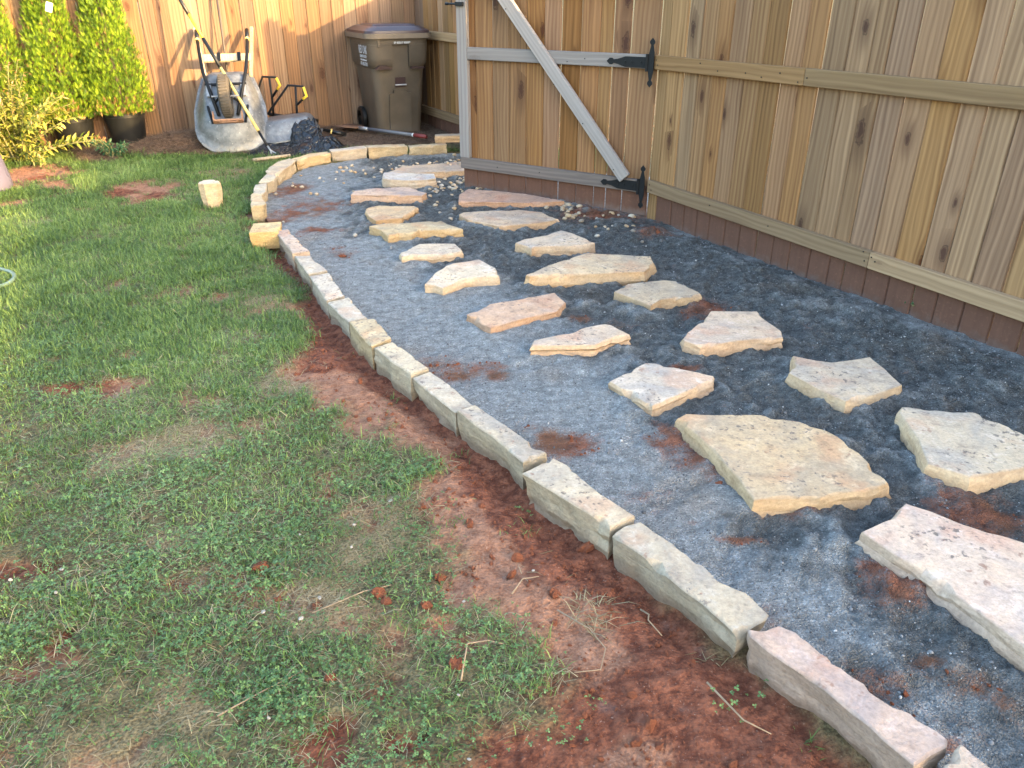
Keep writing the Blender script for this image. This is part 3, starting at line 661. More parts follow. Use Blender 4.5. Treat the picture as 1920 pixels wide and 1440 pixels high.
GX0, GX1, GY0, GY1, GS = -6.5, 3.5, .3, 10.8, .0225
X, Y, Q, nx, ny = grid(GX0, GX1, GY0, GY1, GS)
h, soil, bare, dry, mulch = ground_h(X, Y, True)
bd = np.minimum(np.minimum(X - GX0, GX0 + (nx - 1) * GS - X), np.minimum(Y - GY0, GY0 + (ny - 1) * GS - Y))
h = h * sstep(0, .3, bd)
V = np.stack([X, Y, h], 1)
# outer ring out to the horizon
n0 = len(V); R = 90.0
xa, xb = X.min(), X.max(); ya, yb = Y.min(), Y.max()
V = np.vstack([V, [(-R, -R, 0), (R, -R, 0), (R, R, 0), (-R, R, 0)]])
c = [0, nx - 1, nx * ny - 1, nx * (ny - 1)]
Q = np.vstack([Q, [(n0, n0 + 1, c[1], c[0]), (n0 + 1, n0 + 2, c[2], c[1]), (n0 + 2, n0 + 3, c[3], c[2]), (n0 + 3, n0, c[0], c[3])]])
me = big_mesh('ground', V, Q, M['ground'])
moist = sstep(.35, .65, fbm(X, Y, 1.6, 3, 44) + .25 * sstep(2.6, 1.2, Y) + .35 * np.exp(-(np.abs(sdist(X, Y, PATH_POLY)) / .18) ** 2) - .10)
ext = lambda a, v=0.0: np.concatenate([a, np.full(4, v)])
set_attr(me, 'soil', ext(soil)); set_attr(me, 'mulch', ext(mulch)); set_attr(me, 'dry', ext(dry, .3)); set_attr(me, 'moist', ext(moist))
ground = tag(add('ground', me), kind='structure')

# ---- stone-dust path
def path_masks(x, y):
    w = fbm(x, y, 4, 4, 61) - .5; w2 = fbm(x, y, 18, 3, 62) - .5
    clay = np.clip(np.maximum(ell_mask(x, y, CLAY) * .76, np.clip(ell_mask(x, y, CLAY_SMEARS), 0, 1) * .58) + w * .95 + w2 * .5, 0, 1)
    damp_shade = np.clip(sstep(-.32, .32, sdist(x, y, DAMP) + w * .5 + w2 * .2), 0, 1)
    return clay, damp_shade
def path_h(x, y):
    clay, damp_shade = path_masks(x, y)
    h = .003 + .014 * (fbm(x, y, 2.2, 3, 70) - .5) + (.012 + .050 * damp_shade) * (fbm(x, y, 8, 4, 71, .6) - .5)
    h = h + (.014 + .058 * damp_shade) * (np.abs(fbm(x * 1.0, y * .7, 13, 4, 73, .6) - .5) - .12)
    # raked and trodden ridges in the loose part, and against the fence
    s = (x - POST[0]) * DR[0] + (y - POST[1]) * DR[1]; n = (x - POST[0]) * NR[0] + (y - POST[1]) * NR[1]
    rid = np.sin(s * 62 + 7 * fbm(x, y, 3, 2, 75)) * np.exp(-((n - .38) / .16) ** 2) * sstep(.45, .6, fbm(x, y, 1.1, 2, 77))
    h = h + .012 * rid - .026 * np.exp(-(n / .13) ** 2)
    # boot prints: rows of cleats pressed into the dust
    for fx, fy, fa, L_ in ((.62, 1.72, .9, .13), (.95, 1.60, 1.2, .13), (.50, 2.05, .7, .12), (1.05, 2.75, -.4, .13), (.75, 3.45, .5, .13), (1.35, 3.15, 1.0, .13), (.1, 3.05, .6, .12), (1.5, 2.55, -.3, .12)):
        a = (x - fx) * math.cos(fa) + (y - fy) * math.sin(fa); b = -(x - fx) * math.sin(fa) + (y - fy) * math.cos(fa)
        fp = sstep(L_, L_ * .8, np.abs(a)) * sstep(.052, .038, np.abs(b))
        h = h - fp * (.006 + .005 * np.sin(a * 150) * (np.sin(b * 130) > -.3))
    h = h + clay * .030 * (np.abs(fbm(x, y, 24, 4, 80, .6) - .5)) - clay * .006
    return h
PS = .0135
xs = [p[0] for p in PATH_POLY]; ys = [p[1] for p in PATH_POLY]
X, Y, Q, nx, ny = grid(min(xs), max(xs), min(ys), max(ys), PS)
inside = in_poly(X, Y, PATH_POLY)
keep = inside[Q].all(1); Q = Q[keep]
used = np.unique(Q); remap = np.full(len(X), -1); remap[used] = np.arange(len(used))
X, Y, Q = X[used], Y[used], remap[Q]
h = path_h(X, Y); clay, damp_shade = path_masks(X, Y)
# grit banked up against the flagstones
for _, _, P in FLAGSTONES:
    bx = (X > min(p[0] for p in P) - .2) & (X < max(p[0] for p in P) + .2) & (Y > min(p[1] for p in P) - .2) & (Y < max(p[1] for p in P) + .2)
    dd = sdist(X[bx], Y[bx], P)
    h[bx] += .010 * np.exp(-((dd + .02) / .045) ** 2) * (.2 + 1.6 * fbm(X[bx], Y[bx], 7, 3, 79))
    h[bx] = np.where(dd > .03, np.minimum(h[bx], .018), h[bx])
# dusty streaks on the ridges; hollows darkened, relief shading put into the colour
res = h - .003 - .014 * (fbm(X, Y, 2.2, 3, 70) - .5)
damp_shade = np.clip(damp_shade - np.clip(res, -.02, .02) * 26 * damp_shade, 0, 1.2)
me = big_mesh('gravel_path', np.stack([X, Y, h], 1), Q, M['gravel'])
set_attr(me, 'clay', clay); set_attr(me, 'damp_shade', damp_shade)
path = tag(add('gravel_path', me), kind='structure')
def surf(x, y):
    """height of the walking surface at a point"""
    x = np.asarray([x], float); y = np.asarray([y], float)
    return float(path_h(x, y)[0] if in_poly(x, y, PATH_POLY)[0] else ground_h(x, y)[0])
# ---------------------------------------------------------------- fences and gate
def frame(o, d, n):
    """matrix with local x along d, local y along n, z up"""
    return Matrix(((d[0], n[0], 0, o[0]), (d[1], n[1], 0, o[1]), (0, 0, 1, 0), (0, 0, 0, 1)))
def board_mesh(w, h, t=.016, name='board'):
    return MB().box((0, 0, h / 2), (w, t, h), bevel=.0060).mesh(name, None)
_boards = {}
def put_board(parent, mat, x, w, z0, h, t=.016, y=0.0, jitter=True, name='board'):
    key = (mat.name, round(w, 3), round(h, 2), t)
    if key not in _boards:
        me = board_mesh(w, h, t); me.materials.append(mat); _boards[key] = me
    o = add(name, _boards[key], parent)
    o.location = (x, y + (random.uniform(-.0025, .0025) if jitter else 0), z0)
    o.rotation_euler = (random.uniform(-.003, .003), random.uniform(-.0025, .0025), random.uniform(-.02, .02)) if jitter else (0, 0, 0)
    return o
def put_rail(parent, mat, x0, x1, z, hgt=.089, th=.038, y=.019, name='rail', tilt=0.0):
    """horizontal rail, grain along its length"""
    L = abs(x1 - x0)
    me = MB().box((0, 0, 0), (hgt, th, L), bevel=.004).mesh(name, mat)
    o = add(name, me, parent)
    o.location = ((x0 + x1) / 2, y, z)
    o.rotation_euler = (0, math.pi / 2 + tilt, 0)
    return o
nail_me = MB().lathe([(.0042, 0), (.0042, .0025), (.0, .003)], 6, Matrix.Rotation(-math.pi / 2, 4, 'X'), cap=False).mesh('nail', M['black_metal'])
def nails(parent, pts, y):
    for x, z in pts:
        add('nail', nail_me, parent, (x + random.uniform(-.01, .01), y, z + random.uniform(-.01, .01)))

HF = 1.60
# right-hand fence: local x runs towards the viewer from the hinge post, local y points into the yard
fr = empty('wooden_fence'); fr.matrix_world = frame(POST, DR, NR)
tag(fr, 'unpainted pine fence with two rails and reddish brown base, right side of the path', 'fence', 'yard fences')
jx = [.098, .268, .407, .542, .664, .813, .949, 1.098, 1.234, 1.367, 1.518, 1.660, 1.760, 1.900, 2.047, 2.193, 2.321, 2.462]
while jx[-1] < 4.2: jx.append(jx[-1] + random.choice((.138, .140, .146, .150)))
for a, b in zip(jx[:-1], jx[1:]):
    put_board(fr, M['wood_side'], (a + b) / 2, round(b - a - random.choice((.002, .003, .003, .005)), 3), -.05, HF + .05 + random.uniform(-.012, .012), y=-.009)
put_rail(fr, M['wood_rail'], .0, 1.300, 1.043, tilt=-.007)
put_rail(fr, M['wood_rail'], 1.302, 4.2, 1.058, tilt=-.007)
put_rail(fr, M['wood_rail'], .03, 1.925, .207, tilt=.010)
put_rail(fr, M['wood_rail'], 1.927, 4.2, .186, tilt=.010)
nails(fr, [(.03, 1.06), (.05, 1.03), (.46, 1.055), (.62, 1.03), (.86, 1.03), (1.0, 1.02), (1.12, 1.05), (1.26, 1.02), (1.33, 1.04), (.06, .225), (.07, .20), (1.89, .225), (1.90, .195), (1.95, .225), (1.96, .195), (.7, .215), (1.2, .205)], .0385)
po = MB().box((0, 0, .85), (.095, .095, 1.9), bevel=.004).obj('post', M['wood_rail'], fr); po.location = (.048, -.0505, -.10)
po = MB().box((0, 0, .85), (.095, .095, 1.9), bevel=.004).obj('post', M['wood_rail'], fr); po.location = (2.45, -.066, -.10)
# the fence going on unseen past the viewer, made taller to shade the near lawn
mb = MB(); x = 4.2
while x < 17:
    mb.box((x + .07, -.009, HF / 2 + .10), (.139, .016, HF + .24)); x += .1415
o = mb.obj('board_run', M['wood_side'], fr); o['kind'] = 'stuff'

# fence between the gate opening and the back corner
sl = CORNER - LATCH; SLEN = float(np.linalg.norm(sl)); sd = -sl / SLEN; sn = np.array([sd[1], -sd[0]])
fs = empty('wooden_fence'); fs.matrix_world = frame(CORNER, sd, sn)
tag(fs, 'short run of pine fence with rails behind the open gate, right of the bin', 'fence', 'yard fences')
x = -.016
while x < SLEN - .12:
    w = random.choice((.138, .140, .143))
    up = .34 * float(sstep(SLEN - .9, SLEN - .1, x))
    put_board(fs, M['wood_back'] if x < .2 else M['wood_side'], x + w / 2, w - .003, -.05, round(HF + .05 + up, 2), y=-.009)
    x += w
put_rail(fs, M['wood_rail'], .04, SLEN - .02, 1.035); put_rail(fs, M['wood_rail'], .04, SLEN - .02, .215)
po = MB().box((0, 0, .95), (.095, .095, 2.1), bevel=.004).obj('post', M['wood_rail'], fs); po.location = (SLEN - .06, -.0505, -.10)

# back fence: seen from its board side, rails beyond
fb = empty('wooden_fence'); fb.matrix_world = frame(CORNER, EB, NB)
tag(fb, 'pine board fence without rails across the back, half in evening sun', 'fence', 'yard fences')
x = .0
while x < 6.4:
    w = random.choice((.136, .139, .140, .143)); gap = random.choice((.001, .002, .003, .006)) if x > 1.8 else random.choice((.001, .002))
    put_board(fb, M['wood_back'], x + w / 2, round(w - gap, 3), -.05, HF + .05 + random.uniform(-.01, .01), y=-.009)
    x += w
po = MB().box((0, 0, .85), (.10, .10, 1.8), bevel=.004).obj('post', M['wood_rail'], fb); po.location = (-.035, -.072, -.10)
for z in (.25, .85, 1.42): put_rail(fb, M['wood_rail'], .0, 6.4, z, y=-.038)

# gate, swung a little into the yard: local x runs from the hinge to the latch edge, local y into the yard
GD = np.array([-.83472, .55067]); GN = np.array([-.55067, -.83472])
GP = POST + DR * .0 + NR * .002
ga = empty('wooden_gate'); ga.matrix_world = frame(GP, GD, GN)
tag(ga, 'open board gate with grey cross brace and black strap hinges', 'gate')
gj = [.004, .208, .342, .446, .599, .757, .905, 1.057, 1.213, 1.362, 1.523, 1.668]
ggap = {0: .007, 1: .009, 3: .006, 4: .008}
for i, (a, b) in enumerate(zip(gj[:-1], gj[1:])):
    g = {1: .007, 2: .009, 3: .005, 4: .004, 5: .008}.get(i, .002)
    o = put_board(ga, M['wood_gate'], (a + b) / 2 + g / 2, round(b - a - g, 3), -.012, HF + .027 + random.uniform(-.006, .006), y=-.009)
    o.rotation_euler = (0, random.uniform(-.0022, .0022), 0)
put_rail(ga, M['wood_grey'], .055, 1.575, 1.040); put_rail(ga, M['wood_brown'], .07, 1.668, .205)
st = MB().box((0, 0, 0), (.096, .038, 1.345), bevel=.004).obj('stile', M['wood_pale'], ga); st.location = (1.625, .019, .2505 + .6725)
put_rail(ga, M['wood_grey'], .055, 1.575, 1.50)
# brace laid over the rails, from the foot of the hinge side up to the latch side
A = Vector((.165, 0, .20)); B = Vector((1.39, 0, 1.56)); dl = B - A
hw = .046; L = dl.length; ang = math.atan2(dl.x, dl.z)
br = add('brace', MB().box((0, 0, L / 2), (.092, .032, L), bevel=.004).mesh('brace', M['wood_pale']), ga, (A.x, .0385 + .016, A.z + .055), (0, ang, 0))
nails(ga, [(.25, .30), (.52, .60), (.78, .86), (1.05, 1.18), (1.2, 1.35)], .072)
nails(ga, [(.95, 1.05), (.82, 1.03), (.68, 1.02), (.55, 1.05), (.3, .20), (.9, .21), (1.3, .21)], .0385)
def strap_hinge(z):
    """strap with a spear tip, knuckle, and a tall leaf with spear ends on the post"""
    hx = .075
    poly = [(hx, -.034), (hx + .150, -.034), (hx + .205, -.017), (hx + .238, -.012), (hx + .250, -.021), (hx + .270, -.021), (hx + .292, 0), (hx + .270, .021), (hx + .250, .021), (hx + .238, .012), (hx + .205, .017), (hx + .150, .034), (hx, .034)]
    h_ = MB().prism(poly, .0, .005)
    o = h_.obj('strap_hinge', M['black_metal'], ga); o.location = (0, .0385, z)
    k = MB().tube([(0, 0, -.055), (0, 0, .055)], .011, 10); kk = k.obj('knuckle', M['black_metal'], o); kk.location = (.060, .010, 0)
    leaf = [(-.019, -.060), (-.019, .060), (-.008, .110), (-.018, .122), (-.018, .135), (0, .155), (.018, .135), (.018, .122), (.008, .110), (.019, .060), (.019, -.060), (.008, -.110), (.018, -.122), (.018, -.135), (0, -.155), (-.018, -.135), (-.018, -.122), (-.008, -.110)]
    lf = MB().prism(leaf, .0, .006).obj('post_leaf', M['black_metal'], o); lf.location = (.030, .006, 0)
    for bx in (.10, .17, .22): 
        b = MB().lathe([(.007, 0), (.006, .004), (0, .005)], 8, Matrix.Rotation(-math.pi / 2, 4, 'X'), cap=False).obj('bolt', M['black_metal'], o); b.location = (hx + bx - .07, .005, 0)
    return o
strap_hinge(1.035); strap_hinge(.205)
la = MB().box((0, 0, 0), (.075, .02, .028), bevel=.003).tube([(.03, .004, 0), (.10, .004, 0)], .007, 8).tube([(.10, .004, 0), (.125, .004, 0)], .010, 8)
o = la.obj('latch', M['black_metal'], ga); o.location = (1.63, .05, 1.382)

# unseen shed-shaped block, added to keep sun out of the gate opening
sh = empty('sun_blocker', (6.55, 2.45, 0), math.radians(33)); tag(sh, 'unseen shed-shaped block added beyond the right fence to shade the gate opening', 'sun blocker')
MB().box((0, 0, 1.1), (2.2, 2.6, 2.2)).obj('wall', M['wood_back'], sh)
MB().prism([(-1.3, 2.15), (1.3, 2.15), (0, 2.80)], -1.5, 1.5).obj('roof', M['wood_grey'], sh)
# ---------------------------------------------------------------- stones
TINT = (.87, .795, .80)
def resample(P, step, jit, rr):
    out = []
    n = len(P)
    for i in range(n):
        a = Vector(P[i]); b = Vector(P[(i + 1) % n]); L = (b - a).length; k = max(1, int(round(L / step)))
        t = (b - a).normalized() if L > 1e-6 else Vector((1, 0)); nn = Vector((-t.y, t.x))
        for j in range(k):
            q = a.lerp(b, j / k)
            if j: q = q + nn * rr.normal(0, jit)
            out.append(q)
    return out
def area2(P): return sum(P[i][0] * P[(i + 1) % len(P)][1] - P[(i + 1) % len(P)][0] * P[i][1] for i in range(len(P)))
def stone_mesh(name, P, ztop, zbot, seed, step=.028, rough=.0012, lean=.008, tilt=(0, 0), chip=.0045, top_amp=.0045, bulge=1.0):
    """P: outline in metres; returns mesh in local coordinates, with the point attribute 'side'"""
    rr = np.random.default_rng(seed)
    if area2(P) < 0: P = P[::-1]
    c = Vector(centroid(P)); Pl = [Vector(p) - c for p in P]
    ring = resample(Pl, step, 0.0, rr); n = len(ring)
    nor = []
    for i in range(n):
        t = (ring[(i + 2) % n] - ring[i - 2]).normalized(); nor.append(Vector((t.y, -t.x)))
    per = np.concatenate([[0], np.cumsum([(ring[(i + 1) % n] - ring[i]).length for i in range(n)])])[:n]
    wig = lambda wl, sd_: fbm(per / wl, np.full(n, seed * 3.1 + sd_), 1, 3, seed + sd_) - .5
    low = wig(.11, 1) * rough * 3.0 + wig(.035, 2) * rough * 1.1
    ring = [q + nor[i] * float(low[i]) for i, q in enumerate(ring)]
    def topz(q):
        nx_, ny_ = q.x + c.x, q.y + c.y
        return ztop + tilt[0] * q.x + tilt[1] * q.y + top_amp * 2 * (float(fbm([nx_], [ny_], 7, 4, seed)[0]) - .5)
    verts = []; side = []; rings = []
    chips = fbm(per / .07, np.full(n, seed * 1.7), 1, 3, seed)
    levels = [0.0, 1e-3, .18, .36, .55, .75, 1.0]
    for li, lv in enumerate(levels):
        idx = []; w_ = (wig(.22, 10 + li) * .007 + wig(.05, 30 + li) * .006) * bulge + (wig(.13, 9) * .03 * lv * (bulge - 1) if bulge > 1 else 0); step_ = rr.normal(0, .0022)
        for i in range(n):
            q = ring[i]; ck = max(0.0, (chips[i] - .56)) * .11
            if li == 0: o_, z, sd = -chip - ck * .7, topz(q - nor[i] * chip), 0
            elif li == 1: o_, z, sd = -ck * .25, topz(q) - chip * .9 - ck * .7, 1
            else:
                o_ = float(w_[i]) + step_ - lean * lv * 1.4; z0 = topz(q) - chip - ck * .7; z = z0 - (z0 - zbot) * lv; sd = 1
            v = q + nor[i] * o_
            idx.append(len(verts)); verts.append((v.x, v.y, z)); side.append(sd)
        rings.append(idx)
    faces = []
    for a, b in zip(rings[:-1], rings[1:]):
        for i in range(n):
            j = (i + 1) % n; faces.append((a[j], a[i], b[i], b[j]))
    # top: constrained triangulation with inner points
    top = [Vector((verts[i][0], verts[i][1])) for i in rings[0]]
    xs = [p.x for p in top]; ys = [p.y for p in top]; g = step * 1.15
    inner = []
    for gx in np.arange(min(xs), max(xs), g):
        for gy in np.arange(min(ys), max(ys), g):
            q = (gx + rr.uniform(-.35, .35) * g, gy + rr.uniform(-.35, .35) * g); inner.append(q)
    if inner:
        A = np.array(inner); sdv = sdist(A[:, 0], A[:, 1], [(p.x, p.y) for p in top]); inner = [Vector(q) for q, s_ in zip(inner, sdv) if s_ > g * .45]
    pts = top + inner
    res = delaunay_2d_cdt(pts, [(i, (i + 1) % n) for i in range(n)], [list(range(n))], 1, 1e-7)
    vmap = {}
    for k, v in enumerate(res[0]):
        src = res[3][k]
        s0 = src[0] if src else None
        if s0 is not None and s0 < n: vmap[k] = rings[0][s0]
        else:
            vmap[k] = len(verts); verts.append((v.x, v.y, topz(v))); side.append(0)
    for f in res[2]: faces.append(tuple(vmap[i] for i in f))
    faces.append(tuple(rings[-1][::-1]))
    me = mesh_from(name, verts, faces, M['stone'], True)
    bm = bmesh.new(); bm.from_mesh(me); bmesh.ops.recalc_face_normals(bm, faces=bm.faces); bm.to_mesh(me); bm.free()
    me.polygons.foreach_set('use_smooth', [True] * len(me.polygons))
    me.set_sharp_from_angle(angle=math.radians(26))
    set_attr(me, 'side', side)
    return me, c
def place_stone(name, P, ztop, zbot, seed, tint, label, category, group, ochre=1.0, **kw):
    me, c = stone_mesh(name, P, ztop, zbot, seed, **kw)
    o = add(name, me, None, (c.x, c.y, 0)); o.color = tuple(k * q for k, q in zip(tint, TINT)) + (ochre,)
    return tag(o, label, category, group)

FLAG_INFO = {
 'f_back_grey': ((.58, .55, .49), 'pale grey white flagstone at the far end, in front of the flat tan slab'),
 'f_pink': ((.56, .45, .37), 'long pinkish flagstone just in front of the farthest grey one'),
 'f_orange_small': ((.56, .45, .30), 'small orange tan wedge flagstone touching a long notched flagstone'),
 'f_long': ((.54, .46, .30), 'long tan flagstone with a broken notched front edge'),
 'f_pale_small': ((.62, .56, .45), 'smallest cream flagstone, between the long tan one and a larger white one'),
 'f_pale_mid': ((.62, .57, .47), 'cream white flagstone with rounded front left corner near the middle of the path'),
 'f_slab': ((.42, .37, .30), 'flat tan slab covered with pebbles beside the gate edge'),
 'f_wedge': ((.50, .36, .28), 'pinkish wedge of stone lying under the open gate'),
 'f_gate': ((.56, .47, .36), 'long tan flagstone right in front of the gate'),
 'f_stepped': ((.60, .53, .43), 'pale flagstone with a stepped left side, second from the gate'),
 'f_widepale': ((.60, .51, .37), 'wide tapering cream flagstone in the middle of the path'),
 'f_greytop': ((.50, .44, .34), 'flagstone with a grey top and ochre front edge, near the fence side'),
 'f_pinkochre': ((.55, .42, .32), 'pink topped flagstone with an ochre front face, nearest the edging'),
 'f_whitewedge': ((.62, .53, .42), 'white fronted triangular flagstone with a tan top'),
 'f_speckled': ((.62, .53, .43), 'cream trapezoid flagstone with dark specks beside the fence'),
 'f_diamond': ((.64, .58, .48), 'thin diamond shaped cream flagstone in mid path'),
 'f_notched': ((.58, .52, .42), 'cream flagstone with a concave notch in its back edge'),
 'f_big': ((.58, .48, .33), 'largest yellow tan flagstone with dark speckles'),
 'f_cream': ((.62, .56, .45), 'thick cream flagstone cut by the right edge of the picture'),
 'f_pinkslab': ((.66, .57, .49), 'big smooth pinkish white slab in the bottom right corner'),
}
for i, (key, z, P) in enumerate(FLAGSTONES):
    tint, label = FLAG_INFO[key]
    kw = dict(lean=-.007)
    if key in ('f_big', 'f_cream', 'f_pinkslab', 'f_notched', 'f_diamond'): kw = dict(step=.020, lean=-.012)
    if key == 'f_big': kw.update(lean=-.018, ochre=.55)
    if key == 'f_pinkslab': kw.update(lean=-.012, ochre=.45)
    if key == 'f_pinkslab': z = .062; kw['top_amp'] = .004
    if key == 'f_pale_mid': kw['tilt'] = (0, .02)
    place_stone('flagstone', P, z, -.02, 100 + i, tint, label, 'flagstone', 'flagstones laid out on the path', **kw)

ORD = ['first', 'second', 'third', 'fourth', 'fifth', 'sixth', 'seventh', 'eighth', 'ninth', 'tenth', 'eleventh', 'twelfth']
EDGE_INFO = {
 'e1': ((.50, .44, .38), 'edging stone cut off by the bottom right corner of the picture'),
 'e2': ((.52, .44, .39), 'pinkish white edging stone nearest the viewer that shows whole'),
 'e3': ((.46, .44, .37), 'long mottled grey green edging stone with an open crack at its near end'),
 'e4': ((.54, .50, .40), 'edging stone with cream top, third whole one from the near end'),
 'e5': ((.50, .47, .38), 'smooth straight grey edging stone, fourth whole one from the near end'),
 'e6': ((.54, .51, .42), 'edging stone fifth from the near end, beside a bare red clay strip'),
 'e7': ((.53, .50, .40), 'edging stone sixth from the near end'),
 'e8': ((.56, .49, .33), 'yellowish edging stone, seventh from the near end'),
 'e9': ((.52, .51, .44), 'pale grey edging stone, eighth from the near end'),
 'e10': ((.55, .53, .46), 'whitish edging stone, ninth from the near end'),
 'e11': ((.53, .50, .42), 'grey edging stone with a yellow far end, tenth from the near end'),
 'e12': ((.52, .45, .38), 'pinkish edging stone beside the square yellow block'),
 'e13': ((.54, .49, .34), 'edging stone with a tall yellow end, first after the gap in the row'),
 'e14': ((.58, .54, .42), 'cream edging stone on the bend, second after the gap'),
 'e15': ((.57, .53, .41), 'cream edging stone on the bend, third after the gap'),
 'e16': ((.56, .50, .37), 'long ledged edging stone where the row curves right'),
 'e17': ((.56, .47, .30), 'yellow faced edging stone beside the black plastic sheet'),
 'e18': ((.52, .50, .43), 'bluish white edging stone between two yellow ones at the back'),
 'e19': ((.53, .48, .34), 'yellow tan edging stone in front of the shovel'),
 'e20': ((.50, .46, .33), 'last edging stone at the back, under the end of a loose block'),
}
for i, (key, z, P) in enumerate(EDGING):
    tint, label = EDGE_INFO[key]
    near = i < 6
    if i >= 17:      # far straight run: give each its full width
        a = Vector(P[0]); b = Vector(P[3]) if i > 17 else Vector(P[3])
        d = (b - a).normalized(); nn = Vector((-d.y, d.x)) * .12
        P = [tuple(a), tuple(a + nn), tuple(b + nn), tuple(b)]
    cx_, cy_ = centroid(P); P = [(cx_ + (x_ - cx_) * .982, cy_ + (y_ - cy_) * .982) for x_, y_ in P]
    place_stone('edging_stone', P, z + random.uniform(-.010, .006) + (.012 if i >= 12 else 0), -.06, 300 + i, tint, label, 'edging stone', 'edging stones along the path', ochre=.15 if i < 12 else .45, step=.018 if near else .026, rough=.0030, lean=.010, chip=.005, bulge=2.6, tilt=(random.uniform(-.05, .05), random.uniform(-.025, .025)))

key, z, P = LOOSE[0]
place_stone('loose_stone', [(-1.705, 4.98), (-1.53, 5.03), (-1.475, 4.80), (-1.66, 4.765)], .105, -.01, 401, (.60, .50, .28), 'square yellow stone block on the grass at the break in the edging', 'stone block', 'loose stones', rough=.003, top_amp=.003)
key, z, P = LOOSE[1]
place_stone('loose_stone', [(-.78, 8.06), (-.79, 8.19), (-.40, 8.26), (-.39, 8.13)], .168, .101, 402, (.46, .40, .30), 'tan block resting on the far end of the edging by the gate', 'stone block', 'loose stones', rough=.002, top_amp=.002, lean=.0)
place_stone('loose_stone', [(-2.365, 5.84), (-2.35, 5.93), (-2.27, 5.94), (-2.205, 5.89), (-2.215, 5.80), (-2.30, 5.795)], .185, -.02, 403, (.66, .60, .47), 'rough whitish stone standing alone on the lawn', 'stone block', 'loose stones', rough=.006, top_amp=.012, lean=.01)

# ---- river pebbles
def lump_mesh(name, mat, seed, sq=(1, .8, .6), amp=.18, sub=2):
    bm = bmesh.new(); bmesh.ops.create_icosphere(bm, subdivisions=sub, radius=1.0)
    rr = np.random.default_rng(seed); o = rr.uniform(-9, 9, 3)
    for v in bm.verts:
        p = v.co * 1.3
        k = 1 + amp * 2 * (float(fbm([p.x + o[0] + p.z], [p.y + o[1] - p.z * .7], 1.2, 3, seed)[0]) - .5)
        v.co = Vector((v.co.x * sq[0] * k, v.co.y * sq[1] * k, v.co.z * sq[2] * k))
    me = bpy.data.meshes.new(name); bm.to_mesh(me); bm.free(); me.materials.append(mat)
    me.polygons.foreach_set('use_smooth', [True] * len(me.polygons)); return me
peb_me = [lump_mesh('pebble', M['pebble'], 500 + k, (1, random.uniform(.65, .9), random.uniform(.5, .75)), .16) for k in range(6)]
SLABTOP = [P for k, z, P in FLAGSTONES if k == 'f_slab'][0]; SLABZ = [z for k, z, P in FLAGSTONES if k == 'f_slab'][0]
used_p = []
def pebble(x, y, r):
    on = bool(in_poly(np.array([x]), np.array([y]), SLABTOP)[0])
    for k_, z_, P_ in FLAGSTONES:
        if k_ != 'f_slab' and float(sdist(np.array([x]), np.array([y]), P_)[0]) > -.02: return
    z = SLABZ if on else surf(x, y)
    o = add('pebble', random.choice(peb_me), None, (x, y, z + r * .30), (random.uniform(-.3, .3), random.uniform(-.3, .3), random.uniform(0, 6.28)))
    o.scale = (r, r, r)
    if on: tag(o, 'pale river pebble lying on the flat tan slab by the gate', 'pebble', 'pebbles on the slab')
    elif x > .35: tag(o, 'pale river pebble on the red clay at the foot of the gate', 'pebble', 'pebbles at the foot of the gate')
    elif x > -.75: tag(o, 'pale river pebble in the loose pile beside the free edge of the gate', 'pebble', 'pebbles beside the gate edge')
    elif y < 5.8: tag(o, 'small pale pebble on the red clay and gravel near the gap in the edging', 'pebble', 'pebbles near the gap')
    else: tag(o, 'pale river pebble strewn on the grey gravel at the far bend', 'pebble', 'pebbles at the far bend')
for x, y in PEBBLES:
    pebble(x, y, random.choice((.013, .016, .019, .022, .026)) * (1.0 if x > -1.3 else .95))
for k in range(26):   # fill-in of the pile by the gate edge
    pebble(-.33 + random.gauss(0, .10), 6.15 + random.gauss(0, .22), random.uniform(.012, .022))
for k in range(16):
    pebble(.36 + random.gauss(0, .07), 5.93 + random.gauss(0, .06), random.uniform(.012, .022))
